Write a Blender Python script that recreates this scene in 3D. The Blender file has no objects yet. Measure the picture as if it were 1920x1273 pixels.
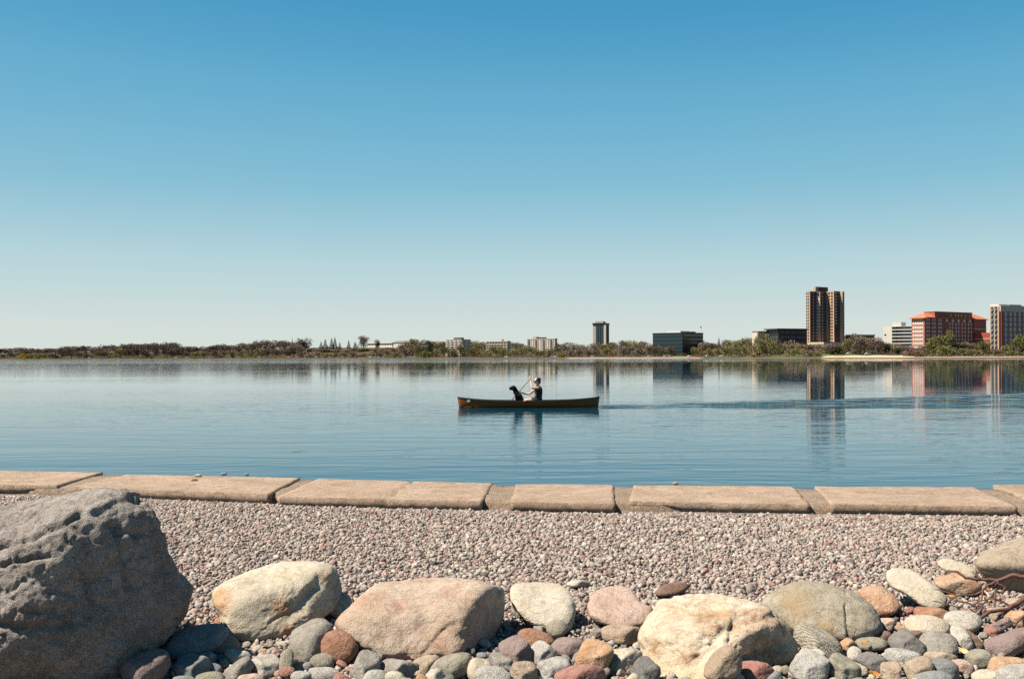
import bpy, bmesh, math, random
import numpy as np
from mathutils import Vector, Matrix
R = math.radians
random.seed(7); rng = np.random.default_rng(11)
S = bpy.context.scene
COL = S.collection

# ------------------------------------------------------------------ camera
F = 1920 * 35 / 36.0            # focal length in photo pixels
CX, HY, H = 960.0, 668.8, 1.85  # principal column, horizon row, eye height over the water
ROLL = 0.0033
cr, sr = math.cos(ROLL), math.sin(ROLL)
cam = bpy.data.cameras.new('camera'); camo = bpy.data.objects.new('camera', cam); COL.objects.link(camo)
cam.lens = 35; cam.sensor_width = 36; cam.sensor_fit = 'HORIZONTAL'
cam.shift_y = (HY - 636.5) / 1920.0
cam.clip_start = 0.05; cam.clip_end = 20000
camo.location = (0, 0, H)
camo.rotation_euler = (Matrix.Rotation(R(90), 3, 'X') @ Matrix.Rotation(-ROLL, 3, 'Z')).to_euler()
S.camera = camo

def uv(px, py):
    a, b = (px - CX) / F, (HY - py) / F
    return a * cr + b * sr, -a * sr + b * cr
def at(px, py, Y):
    a, b = uv(px, py)
    return Vector((a * Y, Y, H + b * Y))
def onz(px, py, z):
    a, b = uv(px, py)
    Y = (z - H) / b
    return Vector((a * Y, Y, z))
def hor(px):                      # horizon row at a column
    return HY - (px - CX) * ROLL
def zat(px, py, Y): return at(px, py, Y).z

# ------------------------------------------------------------------ naming helpers
def tag(o, label=None, cat=None, group=None, kind=None):
    if label: o['label'] = label
    if cat: o['category'] = cat
    if group: o['group'] = group
    if kind: o['kind'] = kind
    return o
def empty(name, loc, rz=0.0):
    o = bpy.data.objects.new(name, None); COL.objects.link(o)
    o.location = loc; o.rotation_euler = (0, 0, rz); o.empty_display_size = 0.1
    return o
def link(name, me, parent=None, loc=(0, 0, 0), mat=None):
    o = bpy.data.objects.new(name, me); COL.objects.link(o)
    o.location = loc
    if parent: o.parent = parent
    if mat and not me.materials: me.materials.append(mat)
    return o
def copy_tree(o, parent=None):
    c = o.copy(); COL.objects.link(c)
    if parent: c.parent = parent
    for ch in o.children: copy_tree(ch, c)
    return c
def smooth(me, v=True):
    me.polygons.foreach_set('use_smooth', [v] * len(me.polygons)); return me
def fast_mesh(name, V, T):
    V = np.asarray(V, np.float32); T = np.asarray(T, np.int32)
    me = bpy.data.meshes.new(name); k = T.shape[1]
    me.vertices.add(len(V)); me.vertices.foreach_set('co', V.ravel())
    me.loops.add(T.size); me.loops.foreach_set('vertex_index', T.ravel())
    me.polygons.add(len(T)); me.polygons.foreach_set('loop_start', np.arange(0, T.size, k, dtype=np.int32))
    me.update(calc_edges=True); me.validate()
    return me
class MB:
    """collects boxes, tubes and prisms; build() links them as ONE mesh object"""
    def __init__(s): s.v = []; s.f = []; s.m = []
    def add(s, vs, fs, mi=0):
        n = len(s.v); s.v += [tuple(v) for v in vs]
        s.f += [tuple(i + n for i in f) for f in fs]; s.m += [mi] * len(fs); return s
    def box(s, x0, x1, y0, y1, z0, z1, mi=0):
        return s.add([(x0,y0,z0),(x1,y0,z0),(x1,y1,z0),(x0,y1,z0),(x0,y0,z1),(x1,y0,z1),(x1,y1,z1),(x0,y1,z1)],
                     [(3,2,1,0),(4,5,6,7),(0,1,5,4),(1,2,6,5),(2,3,7,6),(3,0,4,7)], mi)
    def tube(s, pts, rad, n=8, mi=0, flat=1.0):
        pts = [Vector(p) for p in pts]; rings = []
        if not hasattr(rad, '__len__'): rad = [rad] * len(pts)
        prev = None
        for i, p in enumerate(pts):
            t = (pts[min(i+1, len(pts)-1)] - pts[max(i-1, 0)]).normalized()
            if prev is None:
                prev = t.orthogonal().normalized()
            prev = (prev - t * prev.dot(t)).normalized(); b = t.cross(prev)
            rings.append([p + (prev * math.cos(a) + b * math.sin(a) * flat) * rad[i] for a in [2*math.pi*k/n for k in range(n)]])
        vs = [v for r in rings for v in r]; fs = []
        for i in range(len(rings) - 1):
            for k in range(n):
                fs.append((i*n+k, i*n+(k+1) % n, (i+1)*n+(k+1) % n, (i+1)*n+k))
        fs.append(tuple(reversed(range(n)))); fs.append(tuple((len(rings)-1)*n + k for k in range(n)))
        return s.add(vs, fs, mi)
    def loft(s, rings, mi=0, cap=True):
        n = len(rings[0]); vs = [v for r in rings for v in r]; fs = []
        for i in range(len(rings) - 1):
            for k in range(n): fs.append((i*n+k, i*n+(k+1) % n, (i+1)*n+(k+1) % n, (i+1)*n+k))
        if cap: fs.append(tuple(reversed(range(n)))); fs.append(tuple((len(rings)-1)*n + k for k in range(n)))
        return s.add(vs, fs, mi)
    def mesh(s, name, mats, sm=False):
        me = bpy.data.meshes.new(name); me.from_pydata(s.v, [], s.f)
        for m in (mats if isinstance(mats, (list, tuple)) else [mats]): me.materials.append(m)
        me.polygons.foreach_set('material_index', s.m)
        bm = bmesh.new(); bm.from_mesh(me); bmesh.ops.recalc_face_normals(bm, faces=bm.faces); bm.to_mesh(me); bm.free()
        if sm: smooth(me)
        return me
    def build(s, name, mats, parent=None, loc=(0,0,0), sm=False):
        return link(name, s.mesh(name, mats, sm), parent, loc)

# ------------------------------------------------------------------ numpy noise
def _h(ix, iy, iz, seed):
    n = (ix.astype(np.int64) * 374761393 + iy.astype(np.int64) * 668265263 + iz.astype(np.int64) * 2147483647 + seed * 1274126177) & 0xffffffff
    n = ((n ^ (n >> 13)) * 1274126177) & 0xffffffff
    n = ((n ^ (n >> 16)) * 2246822519) & 0xffffffff
    return ((n ^ (n >> 15)) & 0xffffff) / float(0xffffff) * 2 - 1
def vnoise(P, seed=0):
    P = np.asarray(P, float); i = np.floor(P); f = P - i; f = f * f * f * (f * (f * 6 - 15) + 10); i = i.astype(np.int64)
    o = 0
    for dx in (0, 1):
        wx = f[:, 0] if dx else 1 - f[:, 0]
        for dy in (0, 1):
            wy = f[:, 1] if dy else 1 - f[:, 1]
            for dz in (0, 1):
                wz = f[:, 2] if dz else 1 - f[:, 2]
                o = o + _h(i[:, 0]+dx, i[:, 1]+dy, i[:, 2]+dz, seed) * wx * wy * wz
    return o
def fbm(P, seed=0, oct=4, rough=0.5):
    P = np.asarray(P, float); a = 1.0; t = 0; o = 0
    for k in range(oct):
        o = o + a * vnoise(P * (2.03 ** k) + k * 17.3, seed + k); t += a; a *= rough
    return o / t

# ------------------------------------------------------------------ materials
class NT:
    def __init__(s, name):
        s.m = bpy.data.materials.new(name); s.m.use_nodes = True; s.t = s.m.node_tree; s.t.nodes.clear()
        s.out = s.n('ShaderNodeOutputMaterial'); s.b = s.n('ShaderNodeBsdfPrincipled')
        s.l(s.b.outputs[0], s.out.inputs[0])
    def n(s, t, **kw):
        x = s.t.nodes.new(t)
        for k, v in kw.items(): setattr(x, k, v)
        return x
    def l(s, a, b): s.t.links.new(a, b)
    def noise(s, vec, scale, detail=3, rough=0.55, dist=0.0):
        x = s.n('ShaderNodeTexNoise'); x.inputs['Scale'].default_value = scale; x.inputs['Detail'].default_value = detail
        x.inputs['Roughness'].default_value = rough; x.inputs['Distortion'].default_value = dist
        if vec is not None: s.l(vec, x.inputs['Vector'])
        return x.outputs[0]
    def ramp(s, fac, stops):
        x = s.n('ShaderNodeValToRGB'); e = x.color_ramp.elements
        while len(e) < len(stops): e.new(0.5)
        for el, (p, c) in zip(e, stops):
            el.position = p; el.color = (c[0], c[1], c[2], 1) if hasattr(c, '__len__') else (c, c, c, 1)
        s.l(fac, x.inputs[0]); return x.outputs[0]
    def mix(s, fac, a, b, mode='MIX'):
        x = s.n('ShaderNodeMix', data_type='RGBA', blend_type=mode)
        for v, i in ((fac, 0), (a, 6), (b, 7)):
            if hasattr(v, 'is_linked'): s.l(v, x.inputs[i])
            elif hasattr(v, '__len__'): x.inputs[i].default_value = (v[0], v[1], v[2], 1)
            else: x.inputs[i].default_value = v
        return x.outputs[2]
    def math(s, op, a, b=None, clamp=False):
        x = s.n('ShaderNodeMath', operation=op); x.use_clamp = clamp
        for v, i in ((a, 0), (b, 1)):
            if v is None: continue
            if hasattr(v, 'is_linked'): s.l(v, x.inputs[i])
            else: x.inputs[i].default_value = v
        return x.outputs[0]
    def bump(s, h, dist, strength=1.0):
        x = s.n('ShaderNodeBump'); x.inputs['Distance'].default_value = dist; x.inputs['Strength'].default_value = strength
        s.l(h, x.inputs['Height']); s.l(x.outputs[0], s.b.inputs['Normal']); return x
    def objvec(s):
        tc = s.n('ShaderNodeTexCoord'); oi = s.n('ShaderNodeObjectInfo')
        sc = s.math('MULTIPLY', oi.outputs['Random'], 37.0)
        va = s.n('ShaderNodeVectorMath', operation='ADD'); s.l(tc.outputs['Object'], va.inputs[0]); s.l(sc, va.inputs[1])
        return va.outputs[0]
    def mapped(s, vec, scale, rot=(0, 0, 0)):
        mp = s.n('ShaderNodeMapping'); mp.inputs['Scale'].default_value = scale; mp.inputs['Rotation'].default_value = rot
        s.l(vec, mp.inputs['Vector']); return mp.outputs[0]
    def base(s, c, rough=0.8, spec=0.3):
        if hasattr(c, 'is_linked'): s.l(c, s.b.inputs['Base Color'])
        else: s.b.inputs['Base Color'].default_value = (c[0], c[1], c[2], 1)
        s.b.inputs['Roughness'].default_value = rough; s.b.inputs['Specular IOR Level'].default_value = spec
        return s.m

def plain(name, c, rough=0.7, var=0.25, scale=4.0, spec=0.3, bump=0.0, metal=0.0):
    c = [x * 0.76 for x in c]
    n = NT(name); v = n.objvec()
    f = n.noise(v, scale, 4)
    col = n.mix(f, [x * (1 - var) for x in c], [min(1, x * (1 + var)) for x in c])
    if bump: n.bump(n.noise(v, scale * 6, 4), bump)
    n.b.inputs['Metallic'].default_value = metal
    return n.base(col, rough, spec)

ALB = 0.49
def stone(name, c1, c2, speck=(0.05, 0.045, 0.04), sp=0.25, stain=None, stain_amt=0.5, scale=14.0, stripes=None, bump=0.0042, light=None, rough=0.85, spot=None):
    """weathered rock: broad tone patches, mineral speckles, optional rust stain or banding"""
    c1 = [x * ALB for x in c1]; c2 = [x * ALB for x in c2]; speck = [x * ALB for x in speck]; stain = stain and [x * ALB for x in stain]
    n = NT(name); v = n.objvec()
    big = n.ramp(n.noise(v, scale * 0.35, 5, 0.6, 0.4), [(0.36, 0), (0.64, 1)])
    col = n.mix(big, c1, c2)
    if stripes:
        w = n.n('ShaderNodeTexWave', wave_type='BANDS', bands_direction='DIAGONAL'); w.inputs['Scale'].default_value = stripes[1]
        w.inputs['Distortion'].default_value = 6; w.inputs['Detail'].default_value = 4; w.inputs['Detail Scale'].default_value = 2.0
        n.l(v, w.inputs[0]); col = n.mix(n.ramp(w.outputs[1], [(0.45, 0), (0.75, 0.8)]), col, stripes[0])
    if stain:
        sf = n.ramp(n.noise(v, scale * 0.3, 5, 0.65, 0.8), [(stain_amt, 0), (stain_amt + 0.1, 0.9)])
        col = n.mix(sf, col, stain)
    vein = n.ramp(n.noise(v, scale * 0.45, 4, 0.55, 1.4), [(0.475, 0), (0.5, 0.55), (0.525, 0)])
    col = n.mix(vein, col, [x * 0.45 for x in c1])
    dirt = n.ramp(n.noise(v, scale * 1.3, 6, 0.7, 0.5), [(0.50, 0), (0.68, 0.55)])
    col = n.mix(dirt, col, [c1[0] * 0.60, c1[1] * 0.55, c1[2] * 0.50])
    if spot:
        at_ = n.n('ShaderNodeAttribute', attribute_name='stain')
        col = n.mix(n.ramp(n.math('MULTIPLY', at_.outputs['Fac'], n.math('ADD', n.math('MULTIPLY', n.noise(v, scale * 3.5, 8, 0.75, 0.6), 2.2), -0.55)), [(0.10, 0), (0.75, 0.85)]), col, [x * ALB for x in spot])
    fine = n.ramp(n.noise(v, 170, 2, 0.6), [(0.50, 0), (0.62, sp)])
    col = n.mix(fine, col, speck)
    lt = n.ramp(n.noise(v, 120, 2, 0.6), [(0.54, 0), (0.7, sp * 0.8)])
    col = n.mix(lt, col, light or [min(0.7, x * 1.4 + 0.03) for x in c2])
    h1 = n.noise(v, scale * 2.2, 8, 0.68, 0.2); h2 = n.noise(v, 130, 5, 0.7)
    vo = n.n('ShaderNodeTexVoronoi'); vo.inputs['Scale'].default_value = 75; n.l(v, vo.inputs['Vector'])
    pit = n.ramp(vo.outputs['Distance'], [(0.10, 0), (0.34, 1)])
    hh = n.math('ADD', n.math('ADD', n.math('MULTIPLY', h1, 3.0), h2), n.math('MULTIPLY', pit, 0.5))
    n.bump(hh, bump)
    return n.base(col, rough, 0.25)
# ================================================================== NEAR SHORE
GZ = 0.385                                # gravel level
M = {}
M['concrete'] = stone('weathered_concrete', (0.50, 0.36, 0.255), (0.66, 0.495, 0.365), speck=(0.16, 0.10, 0.07), sp=0.55, scale=7, bump=0.005, stain=(0.40, 0.27, 0.18), stain_amt=0.56)
M['concrete_old'] = stone('crumbling_concrete', (0.48, 0.345, 0.24), (0.64, 0.48, 0.35), speck=(0.12, 0.08, 0.06), sp=0.6, scale=10, bump=0.012)

BACK = [(-900, 872), (-400, 877), (0, 882), (190, 885), (560, 896), (925, 905), (1150, 908), (1485, 911), (1825, 912.5), (2300, 914), (2900, 916)]
_bk = [onz(x, y + 4, 0.438) for x, y in BACK]
def wall_front(x): return np.interp(x, [p.x for p in _bk], [p.y for p in _bk]) - 1.24

def gravel_ground():
    n = NT('gravel_bed'); v = n.objvec()
    vo = n.n('ShaderNodeTexVoronoi'); vo.inputs['Scale'].default_value = 34; n.l(v, vo.inputs['Vector'])
    c = n.ramp(n.noise(v, 40, 3), [(0.3, (0.085, 0.068, 0.058)), (0.7, (0.20, 0.165, 0.145))])
    n.bump(vo.outputs['Distance'], 0.02)
    m = n.base(c, 0.95, 0.1)
    xs = np.concatenate([[-80, -40, -20], np.arange(-12, 12.01, 0.3), [20, 40, 80]])
    ys = np.concatenate([[-60, -30, -12, -4], np.arange(0, 10.3, 0.3)])
    X, Y = np.meshgrid(xs, ys); Y = np.where(Y > 8, 8 + (Y - 8) / (ys[-1] - 8) * (wall_front(X) + .12 - 8), Y); Z = GZ - 0.02 + 0.012 * fbm(np.stack([X.ravel(), Y.ravel(), X.ravel() * 0], 1) * 0.8, 3).reshape(X.shape)
    V = np.stack([X.ravel(), Y.ravel(), Z.ravel()], 1); nx = len(xs)
    T = [(r*nx+c, r*nx+c+1, (r+1)*nx+c+1, (r+1)*nx+c) for r in range(len(ys)-1) for c in range(nx-1)]
    o = link('ground', fast_mesh('ground', V, T), mat=m); smooth(o.data)
    tag(o, 'pinkish grey gravel ground behind the concrete seawall', kind='structure')
gravel_ground()

# --- crushed gravel: uncountable, one object
def gravel():
    bm = bmesh.new(); bmesh.ops.create_icosphere(bm, subdivisions=1, radius=1.0)
    bv = np.array([v.co[:] for v in bm.verts]); bf = np.array([[v.index for v in f.verts] for f in bm.faces]); bm.free()
    pts = []
    step = 0.0245
    for y in np.arange(3.4, 12.4, step):
        w = 0.56 * y + 2.2
        xs = np.arange(-w, w, step); pts.append(np.stack([xs, np.full_like(xs, y)], 1))
    P = np.concatenate(pts); P = P + rng.uniform(-0.5, 0.5, P.shape) * step * 1.1
    wf = wall_front(P[:, 0]); k_ = P[:, 1] < wf + .03; P, wf = P[k_], wf[k_]; N = len(P)
    size = rng.lognormal(math.log(0.0142), 0.38, N).clip(0.006, 0.032)
    z = GZ - 0.014 - 0.03 * np.clip((P[:, 1] - wf + .5) / 0.5, 0, 1) + 0.012 * fbm(np.c_[P * 0.8, P[:, 0] * 0], 3) + rng.uniform(-0.007, 0.013, N)
    sc = rng.uniform(0.6, 1.2, (N, 3)) * size[:, None]
    # twelve angular shapes, random rotations
    shapes = []
    for k in range(24):
        r = rng.uniform(0.62, 1.18, len(bv)); shapes.append(bv * r[:, None])
    shapes = np.array(shapes)[rng.integers(0, 24, N)] * sc[:, None, :]
    q = rng.normal(size=(N, 4)); q /= np.linalg.norm(q, axis=1)[:, None]
    a, b, c, d = q.T
    Rm = np.stack([1-2*(c*c+d*d), 2*(b*c-a*d), 2*(b*d+a*c), 2*(b*c+a*d), 1-2*(b*b+d*d), 2*(c*d-a*b), 2*(b*d-a*c), 2*(c*d+a*b), 1-2*(b*b+c*c)], 1).reshape(N, 3, 3)
    V = np.einsum('nij,nkj->nki', Rm, shapes) + np.c_[P, z][:, None, :]
    T = bf[None] + (np.arange(N) * len(bv))[:, None, None]
    me = fast_mesh('gravel', V.reshape(-1, 3), T.reshape(-1, 3))
    pal = np.array([(0.56,0.48,0.41),(0.64,0.57,0.50),(0.46,0.37,0.32),(0.56,0.41,0.35),(0.50,0.29,0.25),(0.38,0.35,0.32),(0.21,0.19,0.18),(0.70,0.63,0.54),(0.36,0.20,0.17),(0.54,0.49,0.41)])
    pr = np.array([0.24,0.17,0.13,0.13,0.05,0.07,0.05,0.09,0.03,0.04])
    colr = pal[rng.choice(len(pal), N, p=pr / pr.sum())] * rng.uniform(0.7, 1.2, (N, 1)) * ALB * 1.02
    C4 = np.ones((N, len(bv), 4), np.float32); C4[:, :, :3] = colr[:, None, :]
    at_ = me.color_attributes.new('stone_tint', 'FLOAT_COLOR', 'POINT'); at_.data.foreach_set('color', C4.ravel())
    n = NT('crushed_gravel'); ca = n.n('ShaderNodeVertexColor', layer_name='stone_tint')
    tc = n.n('ShaderNodeTexCoord'); f = n.noise(tc.outputs['Object'], 120, 3)
    n.base(n.mix(n.ramp(f, [(0.35, 0.0), (0.7, 0.35)]), ca.outputs[0], (0.16, 0.12, 0.11)), 0.9, 0.2)
    n.bump(f, 0.002)
    o = link('gravel', me, mat=n.m)
    tag(o, 'crushed pink and grey gravel between the seawall and the boulders', kind='stuff')
gravel()

# --- concrete seawall: a low footing and the slabs lying on it
def seawall():
    zb = 0.447
    bk = [onz(x, y + 4, zb) for x, y in BACK]
    mb = MB()
    ns = 26; line = []
    for i in range(len(bk) - 1):
        for k in range(ns): line.append(bk[i].lerp(bk[i+1], k / ns))
    line.append(bk[-1]); L = len(line)
    prof = [(0.0, -1.2), (0.0, 0.36), (0.02, zb), (0.25, zb), (0.5, zb), (0.75, zb), (0.92, zb), (1.08, zb - 0.004), (1.15, zb - 0.008), (1.19, zb - 0.03), (1.21, 0.25)]
    V = []
    for p in line:
        for d, z in prof: V.append((p.x, p.y - d, z))
    V = np.array(V); nz = fbm(V * 9, 5, 5, 0.6); n2 = fbm(V * 2.2, 9, 3)
    V[:, 2] += np.where(V[:, 2] > 0.3, 0.022 * nz, 0); V[:, 1] += 0.02 * n2
    K = len(prof)
    T = [(i*K+k, (i+1)*K+k, (i+1)*K+k+1, i*K+k+1) for i in range(L-1) for k in range(K-1)]
    o = link('seawall', fast_mesh('seawall', V, T), mat=M['concrete_old'])
    bm = bmesh.new(); bm.from_mesh(o.data); bmesh.ops.recalc_face_normals(bm, faces=bm.faces); bm.to_mesh(o.data); bm.free()
    tag(o, 'low crumbling concrete seawall footing along the water under the slabs', 'seawall')
seawall()

def slab(bl, br, fl, fr, label, z=0.45, tilt=0.0, crack=None, seed=0):
    A, Bp, Cc, D = (onz(*bl, z), onz(*br, z), onz(*fl, z), onz(*fr, z))
    nx, ny = max(24, int((A - Bp).length * 34)), 30
    org = (A + Bp + Cc + D) / 4; org.z = 0.36
    rings = []
    s = np.linspace(0, 1, nx + 1); t = np.linspace(0, 1, ny + 1)
    P = np.zeros((ny + 1, nx + 1, 3))
    for j in range(ny + 1):
        a = np.array(A) * (1 - t[j]) + np.array(Cc) * t[j]; b = np.array(Bp) * (1 - t[j]) + np.array(D) * t[j]
        P[j] = a[None] * (1 - s[:, None]) + b[None] * s[:, None]
    top = P.copy()
    flat = top.reshape(-1, 3)
    nz = fbm(flat * 6, 20 + seed, 5, 0.6).reshape(ny+1, nx+1); chip = fbm(flat * 3.5, 40 + seed, 4, 0.6).reshape(ny+1, nx+1)
    W = (A - Bp).length; dpt = (A - Cc).length
    ex = np.minimum(s, 1 - s)[None, :] * W; ey = np.minimum(t, 1 - t)[:, None] * dpt
    e = np.minimum(ex + 0 * ey, ey + 0 * ex)
    edge = np.clip(1 - e / (0.012 + 0.05 * np.clip(chip, 0, 1)), 0, 1) ** 1.6
    top[:, :, 2] += 0.004 * nz - edge * (0.002 + 0.014 * np.clip(chip, 0, 1)) + tilt * (s - 0.5)[None, :]
    if crack is not None:
        cx = crack + 0.02 * np.interp(t, np.linspace(0, 1, 9), rng.uniform(-1, 1, 9))
        d = np.abs(s[None, :] - cx[:, None]) * W
        top[:, :, 2] -= 0.03 * np.clip(1 - d / 0.03, 0, 1)
    jag = 0.018 * fbm(flat * 5, 60 + seed, 4, 0.65).reshape(ny+1, nx+1)
    top[:, :, 1] += jag * (ey < 0.06); top[:, :, 0] += jag * (ex < 0.08)
    bot = top.copy(); bot[:, :, 2] = 0.33
    bot[:, :, 1] += np.clip((t[:, None] - 0.8) / 0.2, 0, 1) * 0.05
    V = np.concatenate([top.reshape(-1, 3), bot.reshape(-1, 3)]); n = (nx+1) * (ny+1); w = nx + 1
    T = []
    for j in range(ny):
        for i in range(nx):
            q = (j*w+i, (j+1)*w+i, (j+1)*w+i+1, j*w+i+1); T.append(q); T.append(tuple(n + k for k in reversed(q)))
    for i in range(nx):
        T.append((i, i+1, n+i+1, n+i)); k = ny*w + i; T.append((k+1, k, n+k, n+k+1))
    for j in range(ny):
        k = j*w; T.append((k+w, k, n+k, n+k+w)); k = j*w + nx; T.append((k, k+w, n+k+w, n+k))
    V = V - np.array(org)
    o = link('concrete_slab', fast_mesh('concrete_slab', V, T), loc=org, mat=M['concrete'])
    bm = bmesh.new(); bm.from_mesh(o.data); bmesh.ops.recalc_face_normals(bm, faces=bm.faces); bm.to_mesh(o.data); bm.free()
    tag(o, label, 'concrete slab', 'slabs along the top of the seawall')
slab((-420, 874), (192, 885), (-560, 903), (108, 909), 'sand coloured concrete slab cut off by the picture edge, behind the big dark boulder', z=0.470, seed=1)
slab((238, 888), (562, 896), (135, 911), (503, 927), 'long concrete slab above the cream boulder, three small stones lying on its back edge', z=0.465, tilt=0.012, seed=2)
slab((596, 897), (924, 905), (520, 931), (903, 939), 'concrete slab split by one thin crack across its middle', z=0.462, crack=0.55, seed=3)
slab((968, 907), (1150, 908), (958, 940), (1152, 944), 'shortest concrete slab of the seawall, directly below the canoe stern', z=0.462, seed=4)
slab((1188, 909), (1486, 911), (1180, 940), (1520, 945), 'concrete slab with a pale patch in its middle, below the tower reflection', z=0.46, seed=5)
slab((1526, 911), (1828, 912.5), (1560, 945), (1908, 949), 'long concrete slab ending in a slanted corner beside the grass tuft', z=0.46, seed=6)
slab((1862, 908), (2420, 911), (1925, 934), (2650, 946), 'raised concrete slab past the grass tuft, cut off by the picture edge', z=0.465, seed=7)

# ------------------------------------------------------------------ rocks
_ico = {}
def ico(k):
    if k not in _ico:
        bm = bmesh.new(); bmesh.ops.create_icosphere(bm, subdivisions=k, radius=1.0)
        _ico[k] = (np.array([v.co[:] for v in bm.verts]), np.array([[v.index for v in f.verts] for f in bm.faces])); bm.free()
    return _ico[k]
def closed_curve(pts, per=10):
    P = np.array(pts, float); n = len(P); out = []
    for i in range(n):
        p0, p1, p2, p3 = P[i-1], P[i], P[(i+1) % n], P[(i+2) % n]
        for k in range(per):
            t = k / per
            out.append(0.5 * ((2*p1) + (-p0+p2)*t + (2*p0-5*p1+4*p2-p3)*t*t + (-p0+3*p1-3*p2+p3)*t**3))
    return np.array(out)
rock_n = 0
def rock(name, pts, mat, label, cat='rock', group=None, p=3.0, dep=0.75, tilt=0.5, planes=(), amp=0.05, fine=0.012, freq=2.0, sub=5, base=None, extra=0.25, sink=0.0, wplanes=(), back=0.0, ridge=0.0, cracks=(), stains=()):
    """A rock whose outline seen from the path is pts (photo pixels). base: pixel row where it meets the gravel (default: lowest point).
    dep: half depth / half width; tilt: how far the top leans away; planes: flat faces (right, up, towards viewer, offset)."""
    global rock_n; rock_n += 1; seed = rock_n * 13
    cur = closed_curve(pts)
    yb = base or max(q[1] for q in pts)
    cx, cy = (cur[:, 0].min() + cur[:, 0].max()) / 2, (cur[:, 1].min() + cur[:, 1].max()) / 2
    xb = cx
    Db = onz(xb, min(yb, 1420), GZ).y
    halfw = (cur[:, 0].max() - cur[:, 0].min()) / 2 * Db / F
    halfh = (cur[:, 1].max() - cur[:, 1].min()) / 2 * Db / F
    depth = dep * halfw
    Dc = Db + depth * 0.55 + tilt * halfh * 0.6 + back
    c = at(cx, cy, Dc); eye = Vector((0, 0, H)); w = (c - eye).normalized()
    u = w.cross(Vector((0, 0, 1))).normalized(); v = u.cross(w)
    # outline in the plane through the centre, across the line of sight
    A = []
    for x, y in cur:
        d = (at(x, y, 10) - eye).normalized(); k = (c - eye).dot(w) / d.dot(w); q = eye + d * k - c
        A.append((q.dot(u), q.dot(v)))
    A = np.array(A); ang = np.arctan2(A[:, 1], A[:, 0]); rad = np.hypot(A[:, 0], A[:, 1])
    o_ = np.argsort(ang); ang, rad = ang[o_], rad[o_]
    ang = np.concatenate([ang - 2*np.pi, ang, ang + 2*np.pi]); rad = np.tile(rad, 3)
    n, f = ico(sub)
    th = np.arctan2(n[:, 1], n[:, 0]); rho = np.hypot(n[:, 0], n[:, 1]).clip(1e-4)
    R0 = np.interp(th, ang, rad)
    mr = rad.mean()
    inv = (rho * mr / R0) ** p + (np.abs(n[:, 2]) * mr / depth) ** p
    for (a, b, t, off) in planes:      # t: towards the viewer
        nn = np.array([a, b, -t], float); nn /= np.linalg.norm(nn)
        dd = n @ nn; inv += (np.clip(dd, 0, None) / off) ** (p * 1.5)
    U, Vv, W = np.array(u), np.array(v), np.array(w)
    for (a, b, t, off) in wplanes:     # planes given in the world
        nw = np.array([a, b, t], float); nw /= np.linalg.norm(nw)
        nn = np.array([nw @ U, nw @ Vv, nw @ W]); dd = n @ nn; inv += (np.clip(dd, 0, None) / off) ** (p * 1.7)
    r = mr * inv ** (-1.0 / p)
    q = n * freq
    big = fbm(q + seed, seed, 3, 0.5); mid = fbm(q * 3.1 + seed, seed + 5, 4, 0.6)
    r = r * (1 + amp * big + fine * 2 * mid + (fine * 0.7 * fbm(q * 11 + seed, seed + 8, 3, 0.6) if sub >= 5 else 0))
    if ridge: r = r * (1 - ridge * (1 - np.abs(fbm(q * 1.6 + 5, seed + 9, 4, 0.55))) ** 4)
    L = n * r[:, None]
    L[:, 2] += tilt * L[:, 1]
    P = L[:, :1] * U + L[:, 1:2] * Vv + L[:, 2:] * W
    sv = None
    if cracks or stains:
        Q = P + np.array(c); px_ = CX + F * Q[:, 0] / Q[:, 1]; py_ = HY - F * (Q[:, 2] - H) / Q[:, 1] - (px_ - CX) * ROLL
        nrm = P / np.linalg.norm(P, axis=1)[:, None]; face = np.clip(0.35 - nrm @ W, 0, 1)
        wob = 5 * fbm(np.c_[px_, py_, px_ * 0] / 26, seed + 3, 3)
        for poly, wd, dp in cracks:
            dd = np.full(len(P), 1e9)
            for (ax, ay), (bx, by) in zip(poly[:-1], poly[1:]):
                vx, vy = bx - ax, by - ay; t = np.clip(((px_ - ax) * vx + (py_ - ay) * vy) / (vx * vx + vy * vy), 0, 1)
                dd = np.minimum(dd, np.hypot(px_ - ax - t * vx + wob, py_ - ay - t * vy + wob))
            P = P - nrm * (dp * np.exp(-(dd / wd) ** 2) * np.clip(face * 2, 0, 1))[:, None]
        if stains:
            sv = np.zeros(len(P))
            for sx_, sy_, sr_ in stains: sv = np.maximum(sv, np.clip(1.35 - np.hypot(px_ - sx_ + 2 * wob, py_ - sy_ + wob) / sr_, 0, 1) * np.clip(face * 3, 0, 1))
    me = fast_mesh(name, P, f); smooth(me)
    if sv is not None: at_ = me.attributes.new('stain', 'FLOAT', 'POINT'); at_.data.foreach_set('value', sv.astype(np.float32))
    o = link(name, me, loc=c, mat=mat)
    tag(o, label, cat, group)
    return o
def lump(cx, cy, rx, ry, rot=0, k=9, block=0.0, wob=0.1):
    out = []; r_ = random.Random(int(cx * 7 + cy * 13))
    for i in range(k):
        a = 2*math.pi*i/k; ca, sa = math.cos(a), math.sin(a)
        e = 1 - block
        x = math.copysign(abs(ca) ** e, ca) * rx; y = math.copysign(abs(sa) ** e, sa) * ry
        s = 1 + r_.uniform(-wob, wob); x *= s; y *= s
        c, d = math.cos(R(rot)), math.sin(R(rot)); out.append((cx + x*c - y*d, cy + x*d + y*c))
    return out

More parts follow.
